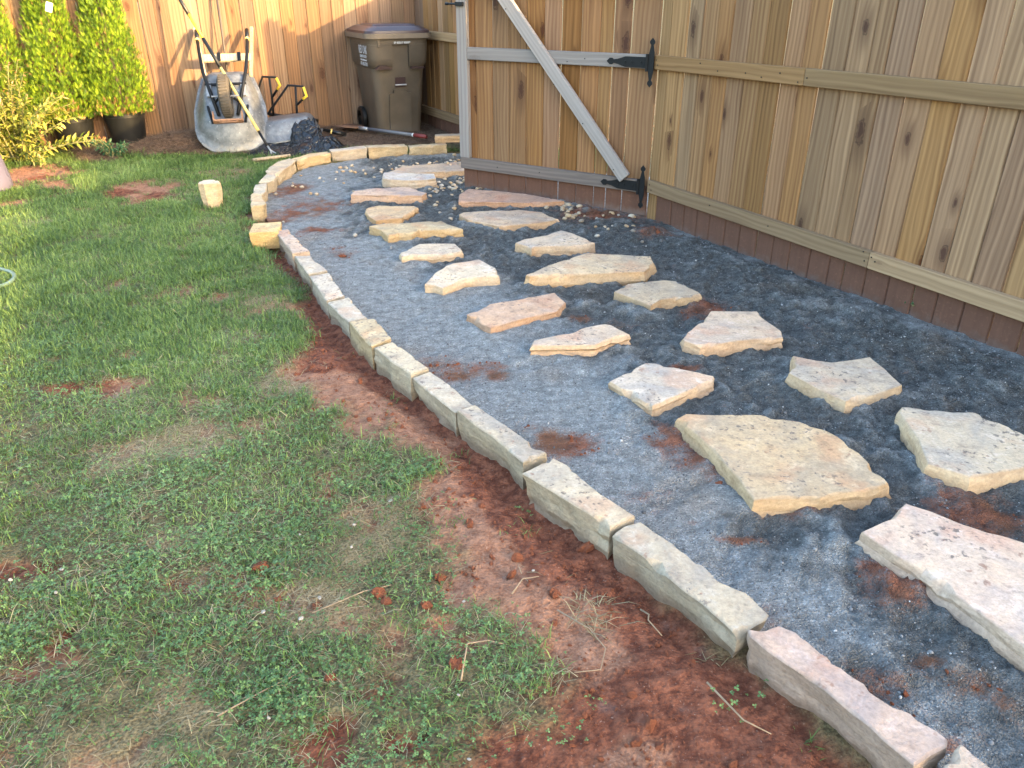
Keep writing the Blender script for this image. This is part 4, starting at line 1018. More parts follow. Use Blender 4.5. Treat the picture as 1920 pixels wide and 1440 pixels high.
# ---------------------------------------------------------------- wheeled bin
def rrect(w, d, r, n=5, taper=0.0, cx=0.0, cy=0.0):
    """rounded rectangle, counter-clockwise, in x/y"""
    pts = []
    for sx, sy, a0 in ((1, 1, 0), (-1, 1, 90), (-1, -1, 180), (1, -1, 270)):
        for k in range(n + 1):
            a = math.radians(a0 + 90 * k / n)
            pts.append((cx + sx * (w / 2 - r) + r * math.cos(a), cy + sy * (d / 2 - r) + r * math.sin(a)))
    return pts
def make_bin():
    root = empty('wheeled_bin', (-1.385, 9.37, .03), math.radians(26))
    tag(root, 'brown wheeled rubbish bin with dark lid standing in the fence corner', 'rubbish bin')
    # body: front is local -y; lower part tapers, upper part is a wider collar
    rings = []
    for z, w, d, r in ((.0, .50, .54, .07), (.03, .515, .56, .08), (.66, .60, .70, .09), (.93, .625, .735, .09), (1.005, .632, .745, .09)):
        rings.append([(x, y, z) for x, y in rrect(w, d, r)])
    body = MB().loft(rings).obj('body', M['bin_body'], root, auto=40)
    rim = MB().loft([[(x, y, z) for x, y in rrect(w, d, .11)] for z, w, d in ((.995, .70, .83), (.995, .755, .89), (1.045, .765, .90), (1.045, .72, .85))], True, True).obj('rim', M['bin_rim'], root, auto=35)
    lid = MB().loft([[(x, y, z) for x, y in rrect(w, d, r)] for z, w, d, r in ((1.046, .745, .87, .11), (1.070, .735, .86, .11), (1.10, .62, .74, .10), (1.112, .56, .68, .09))]).obj('lid', M['bin_lid'], root, auto=35)
    MB().loft([[(x, y, z) for x, y in rrect(w, d, .05, cy=-.04)] for z, w, d in ((1.11, .50, .52), (1.128, .47, .48), (1.130, .44, .45))]).obj('lid_panel', M['bin_lid'], lid, auto=35)
    # recessed panels and grab bar on the front: raised frames around sunk faces
    yf = lambda z: -(.28 + (z - .03) / .63 * .07) if z < .68 else -(.388 + (z - .72) / .285 * .022)
    def slab(name, pts, dep, mat, par):
        """thin raised plate following the sloping front"""
        n = len(pts); v = [(x, yf(z) + .004, z) for x, z in pts] + [(x, yf(z) - dep, z) for x, z in pts]
        f = [tuple(range(n))[::-1], tuple(range(n, 2 * n))] + [(i, (i + 1) % n, (i + 1) % n + n, i + n) for i in range(n)]
        me = mesh_from(name, v, f, mat)
        bm = bmesh.new(); bm.from_mesh(me); bmesh.ops.recalc_face_normals(bm, faces=bm.faces); bm.to_mesh(me); bm.free()
        return add(name, me, par)
    NOTCH = (-.085, .105)
    def arc(w, d, r, z):
        P = [p for p in rrect(w, d, r, 6) if not (p[1] < -d / 2 + .001 and NOTCH[0] < p[0] < NOTCH[1])]
        k0 = next(i for i, p in enumerate(P) if p[1] < -d / 2 + .002 and p[0] > 0)
        P = P[k0:] + P[:k0]
        return [(NOTCH[1], -d / 2, z)] + [(x, y, z) for x, y in P] + [(NOTCH[0], -d / 2, z)]
    cm = MB(); prof = [(.690, .600, .700), (.735, .655, .775), (.80, .664, .788), (.935, .680, .810), (.935, .610, .720)]
    R = [arc(w, d, .095, z) for z, w, d in prof]; nn = len(R[0])
    cm.v = [Vector(p) for r in R for p in r]
    cm.f = [(i * nn + k, i * nn + k + 1, (i + 1) * nn + k + 1, (i + 1) * nn + k) for i in range(4) for k in range(nn - 1)] + [tuple(i * nn for i in range(5)), tuple(i * nn + nn - 1 for i in range(5))]
    cm.obj('collar', M['bin_body'], root, auto=40)
    MB().loft([[(x, y, z) for x, y in rrect(w, d, .10)] for z, w, d in ((.936, .60, .70), (.936, .682, .812), (1.0, .686, .822), (1.0, .60, .70))], False, False).obj('collar_band', M['bin_body'], root, auto=40)
    fp = 0 and add('front_channel', mesh_from('front_channel', [(-.085, -.300, .62), (.105, -.300, .62), (.105, -.425, .93), (-.085, -.425, .93), (-.085, -.30, .93), (.105, -.30, .93)], [(0, 1, 2, 3), (0, 3, 4), (1, 5, 2), (3, 2, 5, 4), (0, 4, 5, 1)], M['bin_body']), root)
    slab('front_panel', [(-.13, .02), (.12, .02), (.12, .44), (.075, .44), (.075, .475), (-.075, .475), (-.075, .44), (-.13, .44)], .022, M['bin_body'], root)
    slab('grab_recess', [(-.055, .50), (.065, .50), (.065, .605), (-.055, .605)], .006, M['bin_lid'], root)
    MB().tube([(-.06, yf(.525) - .02, .525), (.07, yf(.525) - .02, .525)], .009, 8).obj('grab_bar', M['steel'], root)
    slab('collar_lip', [(-.29, .700), (-.24, .730), (-.17, .730), (-.10, .705), (-.10, .690), (-.29, .690)], .028, M['bin_lid'], root)
    slab('collar_lip', [(.115, .690), (.27, .690), (.27, .705), (.115, .715)], .028, M['bin_lid'], root)
    MB().box((-.235, yf(.95) - .008, .955), (.028, .016, .085), bevel=.003).obj('rib', M['bin_body'], root)
    # wheels and axle at the back
    for sx in (-1, 1):
        R90 = Matrix.Rotation(math.pi / 2, 4, 'Y')
        T = Matrix.Translation((sx * .305, .20, .13))
        w = MB().lathe([(.085, -.028), (.118, -.028), (.13, -.018), (.13, .018), (.118, .028), (.085, .028)], 28, T @ R90, cap=False).obj('wheel', M['black_plastic'], root, auto=40)
        h = MB().lathe([(.0, -.012), (.03, -.016), (.034, .0), (.03, .016), (.0, .012)], 14, T @ R90, cap=False)
        for k in range(6):
            a = k * math.pi / 3
            h.box(T @ Vector((0, .06 * math.cos(a), .06 * math.sin(a))), (.014, .07, .022), Matrix.Rotation(a, 3, 'X'))
        h.obj('spokes', M['black_plastic'], w)
    MB().tube([(-.31, .20, .13), (.31, .20, .13)], .012, 8).obj('axle', M['steel'], root)
    MB().tube([(-.26, .39, 1.0), (-.26, .47, 1.03), (.26, .47, 1.03), (.26, .39, 1.0)], .016, 8).obj('handle', M['bin_rim'], root)
    # printed lettering
    def text(name, s, size, loc, rot, sx=1.0):
        cu = bpy.data.curves.new(name, 'FONT'); cu.body = s; cu.size = size; cu.align_x = 'CENTER'; cu.extrude = .0005; cu.offset = .0012
        t = bpy.data.objects.new(name, cu); COL.objects.link(t)
        dg = bpy.context.evaluated_depsgraph_get(); me = bpy.data.meshes.new_from_object(t.evaluated_get(dg))
        COL.objects.unlink(t); bpy.data.objects.remove(t)
        me.materials.clear(); me.materials.append(M['white_print'])
        o = add(name, me, root, loc, rot); o.scale = (sx, 1, 1); return o
    rf = (math.radians(90 - 4), 0, 0)
    text('serial_number', 'SF 455217 955098', .026, (.03, yf(.955) - .004, .945), rf, .95)
    # the company print sits on the rounded front-left corner: two short lines and two small ones
    A = math.radians(-68)
    def side(s, size, z, sx): 
        text('lettering', s, size, (-.3405 - (z - .72) * .03, -.175, z), (math.radians(90), 0, math.radians(-90)), sx)
    side('RED OAK', .115, .845, .62); side('SANITATION', .040, .802, 1.05); side('redoaksanitation.com', .027, .772, 1.02); side('678-455-7315', .050, .722, .95)
    return root
make_bin()

# ---------------------------------------------------------------- wheelbarrows
def tray_rings(scale=1.0):
    """tray seen from below. local x width, y from nose (0) to back (.9), z out of the underside"""
    def outline(w_nose, w_back, y0, y1, rn, n=10):
        pts = []
        for k in range(n + 1):            # rounded nose, left to right
            a = math.pi + math.pi * k / n
            pts.append((w_nose / 2 * math.cos(a), y0 + rn + rn * math.sin(a)))
        pts += [(w_nose / 2 * .99, y0 + rn + (y1 - y0 - rn) * .35), (w_back / 2 * .55 + w_nose / 2 * .45, y0 + rn + (y1 - y0 - rn) * .72), (w_back / 2, y1 - .03), (w_back / 2 - .04, y1), (-w_back / 2 + .04, y1), (-w_back / 2, y1 - .03), (-w_back / 2 * .55 - w_nose / 2 * .45, y0 + rn + (y1 - y0 - rn) * .72), (-w_nose / 2 * .99, y0 + rn + (y1 - y0 - rn) * .35)]
        return pts
    R = [(.700, .50, -.012, .905, .30, -.006), (.700, .50, -.012, .905, .30, .006), (.665, .47, .01, .885, .28, .010), (.60, .435, .07, .86, .25, .07), (.50, .39, .17, .83, .20, .15), (.44, .36, .24, .80, .16, .185), (.39, .33, .28, .77, .13, .197)]
    return [[(x * scale, y * scale, z * scale) for x, y in outline(a, b, c, d, e)] for a, b, c, d, e, z in R]
def basis(o, yv, zhint):
    y = Vector(yv).normalized(); z = Vector(zhint); z = (z - y * z.dot(y)).normalized(); x = y.cross(z)
    return Matrix(((x.x, y.x, z.x, o[0]), (x.y, y.y, z.y, o[1]), (x.z, y.z, z.z, o[2]), (0, 0, 0, 1)))

wa = empty('wheelbarrow'); wa.matrix_world = basis((-2.80, 7.98, .005), (-.15, .56, .665), (.25, -1, .6))
tag(wa, 'galvanised wheelbarrow stood on its nose, wheel facing out, leaning by the back fence', 'wheelbarrow', 'wheelbarrows')
MB().loft(tray_rings(), False, True).obj('tray', M['galv'], wa, auto=50)
rimpts = [(x, y, 0) for x, y, z in tray_rings()[0]]
MB().tube(rimpts + [rimpts[0]], .009, 8, cap=False).obj('tray_rim', M['galv'], wa, smooth=True)
for sx in (-1, 1):      # steel tube handles run up the underside and past the back edge
    h = MB().tube([(sx * .09, .30, .225), (sx * .205, .80, .215), (sx * .235, 1.10, .13), (sx * .245, 1.27, .10)], .017, 8).obj('handle', M['black_metal'], wa, smooth=True)
    MB().tube([(sx * .246, 1.275, .10), (sx * .25, 1.40, .078)], .021, 10).obj('grip', M['black_plastic'], h, smooth=True)
    MB().tube([(sx * .2455, 1.262, .101), (sx * .246, 1.28, .098)], .024, 10).obj('band', M['pale_yellow'], h, smooth=True)
    MB().box((sx * .165, .60, .212), (.05, .16, .016), bevel=.004).obj('riser', M['steel'], wa)
    MB().tube([(sx * .115, .44, .23), (sx * .075, .44, .29)], .012, 8).obj('axle_bracket', M['black_metal'], wa)
T = Matrix.Translation((0, .44, .33)) @ Matrix.Rotation(math.pi / 2, 4, 'Y')
prof = [(.115, -.046), (.15, -.058), (.185, -.046), (.198, -.018), (.198, .018), (.185, .046), (.15, .058), (.115, .046)]
w = MB().lathe(prof, 32, T, cap=False).obj('wheel', M['rubber'], wa, auto=50)
MB().lathe([(.02, -.04), (.055, -.03), (.10, -.018), (.118, -.036), (.118, .036), (.10, .018), (.055, .03), (.02, .04)], 24, T).obj('rim', M['rust'], w, auto=40)
tr = MB()
for k in range(40):
    a = 2 * math.pi * k / 40
    tr.box(Matrix.Translation((0, .44, .33)) @ Vector((0, .1985 * math.cos(a), .1985 * math.sin(a))), (.075, .014, .006), Matrix.Rotation(a + math.pi / 2, 3, 'X'))
tr.obj('tread', M['rubber'], w)
MB().tube([(-.13, .44, .33), (.13, .44, .33)], .009, 8).obj('axle', M['steel'], wa)
MB().box((0, .66, .215), (.40, .022, .014), bevel=.003).obj('cross_strap', M['black_metal'], wa)
g = MB()
for sx in (-1, 1): g.box((sx * .135, .235, .29), (.012, .10, .06), bevel=.002)
g.box((0, .187, .292), (.28, .02, .055), bevel=.003)
g.obj('nose_guard', M['rust'], wa)
MB().tube([(-.10, .185, .30), (-.07, .165, .31), (.07, .165, .31), (.10, .185, .30)], .006, 6).obj('tip_loop', M['rust'], wa)
for sx in (-1, 1): MB().tube([(sx * .19, .42, .20), (sx * .155, .22, .215)], .012, 8).obj('nose_brace', M['black_metal'], wa)

wb = empty('wheelbarrow'); wb.matrix_world = basis((-2.83, 8.14, .02), (-.15, .56, .70), (.25, -1, .6))
tag(wb, 'wooden handled wheelbarrow nested behind the galvanised one, only its handles and crosspiece showing', 'wheelbarrow', 'wheelbarrows')
MB().loft(tray_rings(.97), False, True).obj('tray', M['galv'], wb, auto=50)
for sx in (-1, 1):
    MB().box((sx * .255, 1.07, .085), (.036, .60, .048), Matrix.Rotation(-sx * .10, 3, 'Z'), bevel=.008).obj('handle', M['wood_old'], wb)
MB().box((0, 1.00, .10), (.50, .085, .030), bevel=.004).obj('crosspiece', M['wood_old'], wb)
for sx in (-.07, .13): MB().box((sx, 1.00, .122), (.035, .10, .008), bevel=.002).obj('strap', M['black_metal'], wb)

wc = empty('wheelbarrow', (-2.42, 8.55, .0))
tag(wc, 'wheelbarrow lying upside down with black legs in the air and yellow leg braces', 'wheelbarrow', 'wheelbarrows')
I = wc.matrix_world; off = Vector((-2.42, 8.55, 0))
def L(p): return tuple(Vector(p) - off)
Mt = Matrix.Translation((-.42, -.16, .05)) @ Matrix.Rotation(math.radians(-80), 4, 'Z') @ Matrix.Rotation(math.radians(6), 4, 'X')
MB().loft(tray_rings(.92), False, True).obj('tray', M['galv'], wc, auto=50, M=Mt @ Matrix.Scale(1.1, 4, (0, 0, 1)))
for a, b in (((-2.75, 8.86, .285), (-2.195, 9.12, .165)), ((-2.55, 8.56, .27), (-1.832, 8.83, .06))):
    A, B = Vector(a), Vector(b)
    h = MB().tube([L(A), L(A.lerp(B, .8))], .017, 8).obj('handle', M['black_metal'], wc, smooth=True)
    MB().tube([L(A.lerp(B, .8)), L(B)], .022, 10).obj('grip', M['black_plastic'], h, smooth=True)
    MB().tube([L(A.lerp(B, .78)), L(A.lerp(B, .80))], .026, 10).obj('band', M['pale_yellow'], h, smooth=True)
for pts in ([(-2.80, 8.9, .40), (-2.75, 8.9, .538), (-2.693, 8.9, .652), (-2.55, 8.9, .646), (-2.515, 8.9, .565), (-2.55, 8.9, .522), (-2.619, 8.9, .44)], [(-2.62, 8.65, .29), (-2.574, 8.65, .35), (-2.36, 8.65, .59), (-2.204, 8.65, .58), (-2.176, 8.65, .484), (-2.22, 8.65, .452), (-2.295, 8.65, .393)]):
    lg = MB().tube([L(p) for p in pts], .0125, 8).obj('leg', M['black_metal'], wc, smooth=True)
    top = (Vector(pts[2]) + Vector(pts[3])) / 2; low = Vector(pts[-1]); low2 = Vector((low.x - .012, low.y, .24))
    MB().tube([L(top), L(low), L(low2)], .0125, 8).obj('leg_post', M['black_metal'], wc, smooth=True)
    MB().tube([L(Vector(pts[3]) + Vector((.004, -.002, -.006))), L(Vector(pts[4]) + Vector((0, -.002, 0))), L(Vector(pts[5]) + Vector((0, -.002, 0)))], .0155, 8).obj('brace', M['yellow'], lg, smooth=True)
MB().box(L((-2.70, 8.74, .29)), (.05, .34, .02), Matrix.Rotation(.5, 3, 'Z'), bevel=.003).obj('cross_strap', M['rust'], wc)

# ---- black plastic sheet heaped against the upturned barrow
def sheet():
    nu, nv = 84, 46
    u = np.linspace(0, 1, nu); v = np.linspace(0, 1, nv); U, Vv = np.meshgrid(u, v)
    # spine from under the nose of the standing barrow to the heap by the edging
    x = -2.60 + U * .88 + (Vv - .5) * .10 + .03 * np.sin(U * 19 + Vv * 4)
    y = 8.06 + (Vv - .40) * (.50 + .22 * np.sin(U * 3.1)) + .02 * np.sin(U * 23 + Vv * 11)
    lump = lambda a, b, sa, sb, h: h * np.exp(-((U - a) / sa) ** 2 - ((Vv - b) / sb) ** 2)
    z = lump(.50, .78, .17, .24, .22) + lump(.70, .58, .12, .26, .16) + lump(.88, .45, .09, .22, .11) + lump(.08, .45, .14, .28, .07) + lump(.95, .45, .05, .15, .05) + lump(.34, .80, .2, .25, .08)
    cr = np.abs(fbm(U * 7, Vv * 5, 1.5, 4, 90) - .5) * 2; cr2 = np.abs(fbm(U * 18, Vv * 12, 1.3, 3, 93) - .5) * 2
    e = np.minimum(np.minimum(U, 1 - U) * 2.2, np.minimum(Vv, 1 - Vv) * 1.6); e = sstep(0, .35, e)
    z = (z * (.80 + .5 * cr) + .03 * cr2 * (.3 + z * 3)) * (.25 + .75 * e) + .006
    z = z + np.array([ground_h(x.ravel(), y.ravel())]).reshape(x.shape)
    x = x + (cr2 - .5) * .035; y = y + (cr - .5) * .045
    i = np.arange(nu * nv).reshape(nv, nu); Q = np.stack([i[:-1, :-1], i[:-1, 1:], i[1:, 1:], i[1:, :-1]], -1).reshape(-1, 4)
    me = big_mesh('plastic_sheet', np.stack([x.ravel() + 2.2, y.ravel() - 8.05, z.ravel()], 1), Q, M['tarp'])
    o = add('plastic_sheet', me, None, (-2.2, 8.05, 0)); s = o.modifiers.new('thickness', 'SOLIDIFY'); s.thickness = .004
    return tag(o, 'crumpled black plastic sheet heaped against the upturned wheelbarrow', 'plastic sheet')
sheet()

# ---- hand tools
def pole_tool():
    B = Vector((-2.435, 7.90, .10)); Tp = Vector((-3.308, 8.55, 1.41)); d = Tp - B
    root = empty('cultivator', tuple(B)); tag(root, 'long cultivator with black and yellow banded handle leaning across the wheelbarrow', 'garden tool')
    P = lambda k: tuple(d * k)
    for name, a, b, r, m in (('ferrule', .0, .10, .013, 'black_metal'), ('handle', .10, .53, .0155, 'pale_yellow'), ('grip', .53, .73, .0175, 'black_plastic'), ('handle', .73, .89, .0155, 'yellow'), ('grip', .89, 1.12, .0175, 'black_plastic')):
        MB().tube([P(a), P(b)], r, 10).obj(name, M[m], root, smooth=True)
    dn = d.normalized()
    for q in (((0, 0, 0), (.035, -.01, -.05), (.025, -.03, -.085), (-.05, -.06, -.100)), ((0, 0, 0), (.03, .0, -.045), (.07, -.02, -.062), (.10, -.05, -.070)), ((0, 0, 0), (.03, -.01, -.05), (.05, -.04, -.08), (.03, -.08, -.098))):
        MB().tube(q, [.009, .008, .007, .004], 6).obj('tine', M['steel'], root, smooth=True)
pole_tool()
def thin_pole():
    root = empty('tool_handle', (-2.98, 8.60, .05)); tag(root, 'thin dark tool handle propped upright between the barrow handles and the back fence', 'garden tool')
    MB().tube([(0, 0, 0), (-.06, .26, 1.02), (-.085, .335, 1.50)], .013, 8).obj('shaft', M['brown_pole'], root, smooth=True)
    MB().box((.0, -.01, .0), (.16, .02, .09), bevel=.004).obj('blade', M['steel'], root)
thin_pole()
def shovel():
    root = empty('shovel', (-1.72, 9.10, .07)); tag(root, 'shovel lying on the mulch, dark blade left and red handle end right', 'shovel')
    E = Vector((.80, -.52, -.01)); d = E.normalized(); pd = Vector((-d.y, d.x, 0))
    V = []; 
    for k, (t, w) in enumerate(((-.30, .13), (-.29, .20), (-.12, .21), (-.03, .17), (.0, .05))):
        c0 = d * t + Vector((0, 0, .015))
        V += [tuple(c0 - pd * w / 2 + Vector((0, 0, .012))), tuple(c0), tuple(c0 + pd * w / 2 + Vector((0, 0, .012)))]
    f = [(i * 3 + j, i * 3 + j + 1, i * 3 + j + 4, i * 3 + j + 3) for i in range(4) for j in range(2)]
    me = mesh_from('blade', V, f, M['rust'], True); o = add('blade', me, root); s = o.modifiers.new('t', 'SOLIDIFY'); s.thickness = .004
    MB().tube([tuple(d * -.02 + Vector((0, 0, .02))), tuple(d * .12 + Vector((0, 0, .022)))], [.024, .019], 10).obj('socket', M['steel'], root, smooth=True)
    MB().tube([tuple(d * .12 + Vector((0, 0, .022))), tuple(E * .80 + Vector((0, 0, .02)))], .0185, 10).obj('handle', M['grey_pole'], root, smooth=True)
    MB().tube([tuple(E * .80 + Vector((0, 0, .02))), tuple(E * .82 + Vector((0, 0, .02)))], .020, 10).obj('collar', M['tag_white'], root, smooth=True)
    MB().tube([tuple(E * .82 + Vector((0, 0, .02))), tuple(E + Vector((0, 0, .018)))], .021, 10).obj('grip', M['red_plastic'], root, smooth=True)
shovel()
st = MB().tube([(-.16, -.09, .025), (.02, .0, .03), (.16, .07, .04)], [.016, .018, .014], 8).obj('wooden_stake', M['wood_old'], None, smooth=True)
st.location = (-2.33, 7.66, .0); tag(st, 'short pale stick lying in the grass below the plastic sheet', 'stick')

# ---- left edge of the picture
tb = empty('plastic_tub', (-4.36, 6.33, .0)); tag(tb, 'lavender grey plastic tub cut off by the left edge of the picture', 'tub')
MB().lathe([(.20, .0), (.235, .012), (.25, .04), (.245, .12), (.215, .30), (.19, .46), (.185, .52)], 40, cap=True).obj('wall', M['lavender'], tb, auto=40)
MB().lathe([(.185, .515), (.205, .518), (.207, .545), (.185, .55), (.17, .545), (.165, .52)], 40, cap=False).obj('lip', M['lavender'], tb, smooth=True)
hp = [(-3.20, 3.62), (-3.02, 3.70), (-2.86, 3.83), (-2.79, 3.98), (-2.80, 4.12), (-2.88, 4.24), (-3.02, 4.33), (-3.20, 4.36)]
def spline(P, n=6):
    o = []
    for i in range(len(P) - 1):
        p0, p1, p2, p3 = [Vector(P[max(0, min(len(P) - 1, k))]) for k in (i - 1, i, i + 1, i + 2)]
        for j in range(n):
            t = j / n; o.append(.5 * ((2 * p1) + (p2 - p0) * t + (2 * p0 - 5 * p1 + 4 * p2 - p3) * t * t + (3 * p1 - p0 - 3 * p2 + p3) * t ** 3))
    return o + [Vector(P[-1])]
ho = MB().tube([(p.x, p.y, ground_h(np.array([p.x]), np.array([p.y]))[0] + .022 - .02 * max(0, (p.y - 4.1))) for p in spline(hp)], .011, 10).obj('garden_hose', M['hose'], None, smooth=True)
tag(ho, 'pale green garden hose loop in the grass at the left edge', 'hose')
# ---------------------------------------------------------------- planted pots, shrub and weeds
def fan_mesh(name, mats, specs):
    """specs: arrays of sprays. Each spray is a jagged fan of thin scale-leaf fingers."""
    V = []; F = []; MI = []
    for base, dirv, nrm, L, W, mi in specs:
        d = dirv; s = d.cross(nrm)
        if s.length < 1e-4: continue
        s = s.normalized(); b0 = len(V)
        V.append(base)
        fingers = ((-.95, .60), (-.35, .9), (.30, 1.0), (.95, .65))
        for a, l in fingers:
            tip = base + d * L * l + s * W * a
            m1 = base + d * L * l * .55 + s * (W * a * .62 - W * .15); m2 = base + d * L * l * .55 + s * (W * a * .62 + W * .15)
            k = len(V); V += [m1, tip, m2]
            F.append((b0, k, k + 1, k + 2)); MI.append(mi)
    me = mesh_from(name, V, F, mats); me.polygons.foreach_set('material_index', MI); return me
def arborvitae(x, y, h, r, label, seed, pot_r=.205, pot_h=.30, cut=.0):
    rr = random.Random(seed)
    z0 = float(ground_h(np.array([x]), np.array([y]))[0])
    pot = empty('plant_pot', (x, y, z0 - .01)); tag(pot, label[0], 'plant pot', 'nursery pots by the fence')
    MB().lathe([(pot_r * .80, 0), (pot_r * .82, .01), (pot_r * .985, pot_h * .86), (pot_r, pot_h * .865), (pot_r, pot_h * .90)], 40).obj('wall', M['black_plastic'], pot, auto=40)
    MB().lathe([(pot_r * .97, pot_h * .90), (pot_r * 1.045, pot_h * .90), (pot_r * 1.05, pot_h * .985), (pot_r * 1.03, pot_h), (pot_r * .96, pot_h), (pot_r * .95, pot_h * .93), (.0, pot_h * .92)], 40, cap=False).obj('lip', M['black_plastic'], pot, auto=40)
    tr = empty('arborvitae', (x, y, z0 + pot_h * .90)); tag(tr, label[1], 'conifer', 'potted arborvitae')
    MB().tube([(0, 0, 0), (.01, 0, h * .5), (0, .01, h * .92)], [.020, .013, .004], 7).obj('trunk', M['bark'], tr)
    # upright plumes: leaders that climb close to the trunk, each clothed in fans
    specs = []; limbs = MB()
    prof = lambda t: r * (1.0 - t) ** .78 * (.80 + .20 * min(1, t / .12)) if t > .0 else r * .8
    lobes = rr.randint(9, 12); ph = rr.uniform(0, 6.28)
    for k in range(int(11000 * h / 1.8)):
        t = rr.random() ** 1.45 * .97; az = rr.uniform(0, 2 * math.pi); u = rr.random() ** .38
        # upright plumes with clefts between them
        cl = .80 + .20 * abs(math.sin(az * lobes / 2 + ph + 2.2 * math.sin(t * 5 + az))) ** .7 + .06 * math.sin(t * 23 + az * 3)
        R = max(.012, prof(t) * u * cl); a = Vector((math.cos(az), math.sin(az), 0))
        d = (a * rr.uniform(.10, .55) + Vector((0, 0, 1)) + Vector((rr.gauss(0, .25), rr.gauss(0, .25), 0))).normalized()
        nn = (a.cross(Vector((0, 0, 1))) * rr.gauss(0, 1) + a * rr.gauss(.3, .8)).normalized()
        dry = 1 if (t < .08 and rr.random() < .18) or rr.random() < .012 else 0
        Lf = rr.uniform(.036, .066)
        specs.append((a * R + Vector((0, 0, t * h)), d, nn, Lf, Lf * .26, dry))
        if k % 160 == 0: limbs.tube([Vector((0, 0, max(.02, t * h - .10))), a * R * .9 + Vector((0, 0, t * h))], [.006, .002], 4)
    add('crown', fan_mesh('crown', [M['arbor'], M['arbor_dry']], specs), tr)
    limbs.obj('limbs', M['bark'], tr)
    return tr
arborvitae(-4.03, 8.38, 1.95, .36, ('black nursery pot nearest the wheelbarrow, mostly in shade', 'bright green arborvitae in the pot nearest the wheelbarrow'), 1)
arborvitae(-4.50, 8.22, 1.95, .35, ('black nursery pot with sun glare on its side, middle of the row', 'bright green arborvitae in the middle pot, pale tag high on its side'), 2)
arborvitae(-4.98, 8.04, 1.95, .36, ('black nursery pot half hidden behind the leafy shrub', 'bright green arborvitae behind the leafy shrub'), 3)
arborvitae(-5.46, 7.86, 1.70, .31, ('black nursery pot at the far left behind the shrub, barely showing', 'arborvitae cut off by the left edge of the picture'), 4)
tg = MB().box((0, 0, 0), (.055, .003, .085), bevel=.001).obj('plant_tag', M['tag_white'], None); tg.location = (-4.30, 7.955, 1.34); tg.rotation_euler = (.1, .35, .3)
tag(tg, 'white nursery tag hanging in the middle arborvitae', 'plant tag')

def leaf_geo(V, F, base, d, up, L, W, curl=.15):
    s = d.cross(up)
    if s.length < 1e-4: s = Vector((1, 0, 0))
    s = s.normalized(); n = s.cross(d).normalized(); k = len(V)
    V += [base, base + d * L * .30 + s * W * .5 + n * W * .12, base + d * L * .65 + s * W * .42 - n * L * curl * .3 + n * W * .10, base + d * L - n * L * curl,
          base + d * L * .65 - s * W * .42 - n * L * curl * .3 + n * W * .10, base + d * L * .30 - s * W * .5 + n * W * .12, base + d * L * .5 - n * L * curl * .15]
    F += [(k, k + 1, k + 6), (k + 1, k + 2, k + 6), (k + 2, k + 3, k + 6), (k + 3, k + 4, k + 6), (k + 4, k + 5, k + 6), (k + 5, k, k + 6)]
def leafy_shrub(name, loc, label, cat, nstem, h, spread, leafL, mat, seed, tipmat=None, arch=.35, per=34, lay=0):
    rr = random.Random(seed); root = empty(name, loc); tag(root, label, cat)
    V = []; F = []; V2 = []; F2 = []; stems = MB()
    for k in range(nstem):
        az = rr.uniform(0, 6.28); ln = h * rr.uniform(.55, 1.08); out = spread * math.sqrt(rr.random())
        if lay and k < lay: ln = h * .35; out = spread * rr.uniform(.9, 1.25)
        a = Vector((math.cos(az), math.sin(az), 0)); p0 = a * rr.uniform(0, .08)
        pts = [p0 + a * out * (q ** 1.2) + Vector((0, 0, ln * (q - arch * q * q * out / max(spread, .01)))) + Vector((rr.gauss(0, .012), rr.gauss(0, .012), 0)) for q in (0, .2, .4, .6, .8, 1.0)]
        for p in pts: p.z = max(p.z, .01)
        stems.tube(pts, [.006, .0055, .005, .004, .003, .002], 5)
        for j in range(per):
            q = .12 + .88 * j / (per - 1); i = min(4, int(q * 5)); c = pts[i].lerp(pts[i + 1], q * 5 - i); t = (pts[i + 1] - pts[i]).normalized()
            b = j * 2.4 + rr.uniform(-.4, .4); x = t.orthogonal().normalized(); y = t.cross(x)
            d = (x * math.cos(b) + y * math.sin(b) + t * rr.uniform(.35, .9)).normalized()
            L_ = leafL * rr.uniform(.6, 1.15) * (1 - .35 * max(0, q - .8) / .2)
            tip = tipmat is not None and q > .965 and rr.random() < .8
            leaf_geo(V2 if tip else V, F2 if tip else F, c, d, Vector((rr.gauss(0, .5), rr.gauss(0, .5), 1)), L_, L_ * rr.uniform(.26, .36), rr.uniform(.0, .35))
    add('leaves', mesh_from('leaves', V, F, mat), root)
    if V2: add('new_tips', mesh_from('new_tips', V2, F2, tipmat), root)
    stems.obj('stems', M['stem'], root)
    return root
leafy_shrub('leafy_shrub', (-4.78, 7.62, .0), 'sprawling sunlit yellow green shrub in front of the potted conifers', 'shrub', 105, 1.0, .62, .085, M['shrub'], 11, M['shrub_new'], .45, 38, 20)
leafy_shrub('low_weed', (-3.93, 7.80, .01), 'small dark green bush at the edge of the mulch beside the shrub', 'weed', 16, .22, .17, .055, M['weed'], 12, None, .3, 18)
leafy_shrub('low_weed', (-4.42, 7.36, .0), 'small upright weed in the sunlit clay below the shrub', 'weed', 4, .16, .05, .05, M['shrub'], 13, None, .3, 12)
leafy_shrub('low_weed', (1.86, 4.22, .02), 'tiny green weed at the foot of the right fence', 'weed', 9, .05, .10, .03, M['weed'], 14, None, .3, 9)
leafy_shrub('low_weed', (2.10, 3.80, .02), 'tiny green weed by the fence foot, nearer the viewer', 'weed', 7, .04, .10, .03, M['weed'], 15, None, .3, 9)

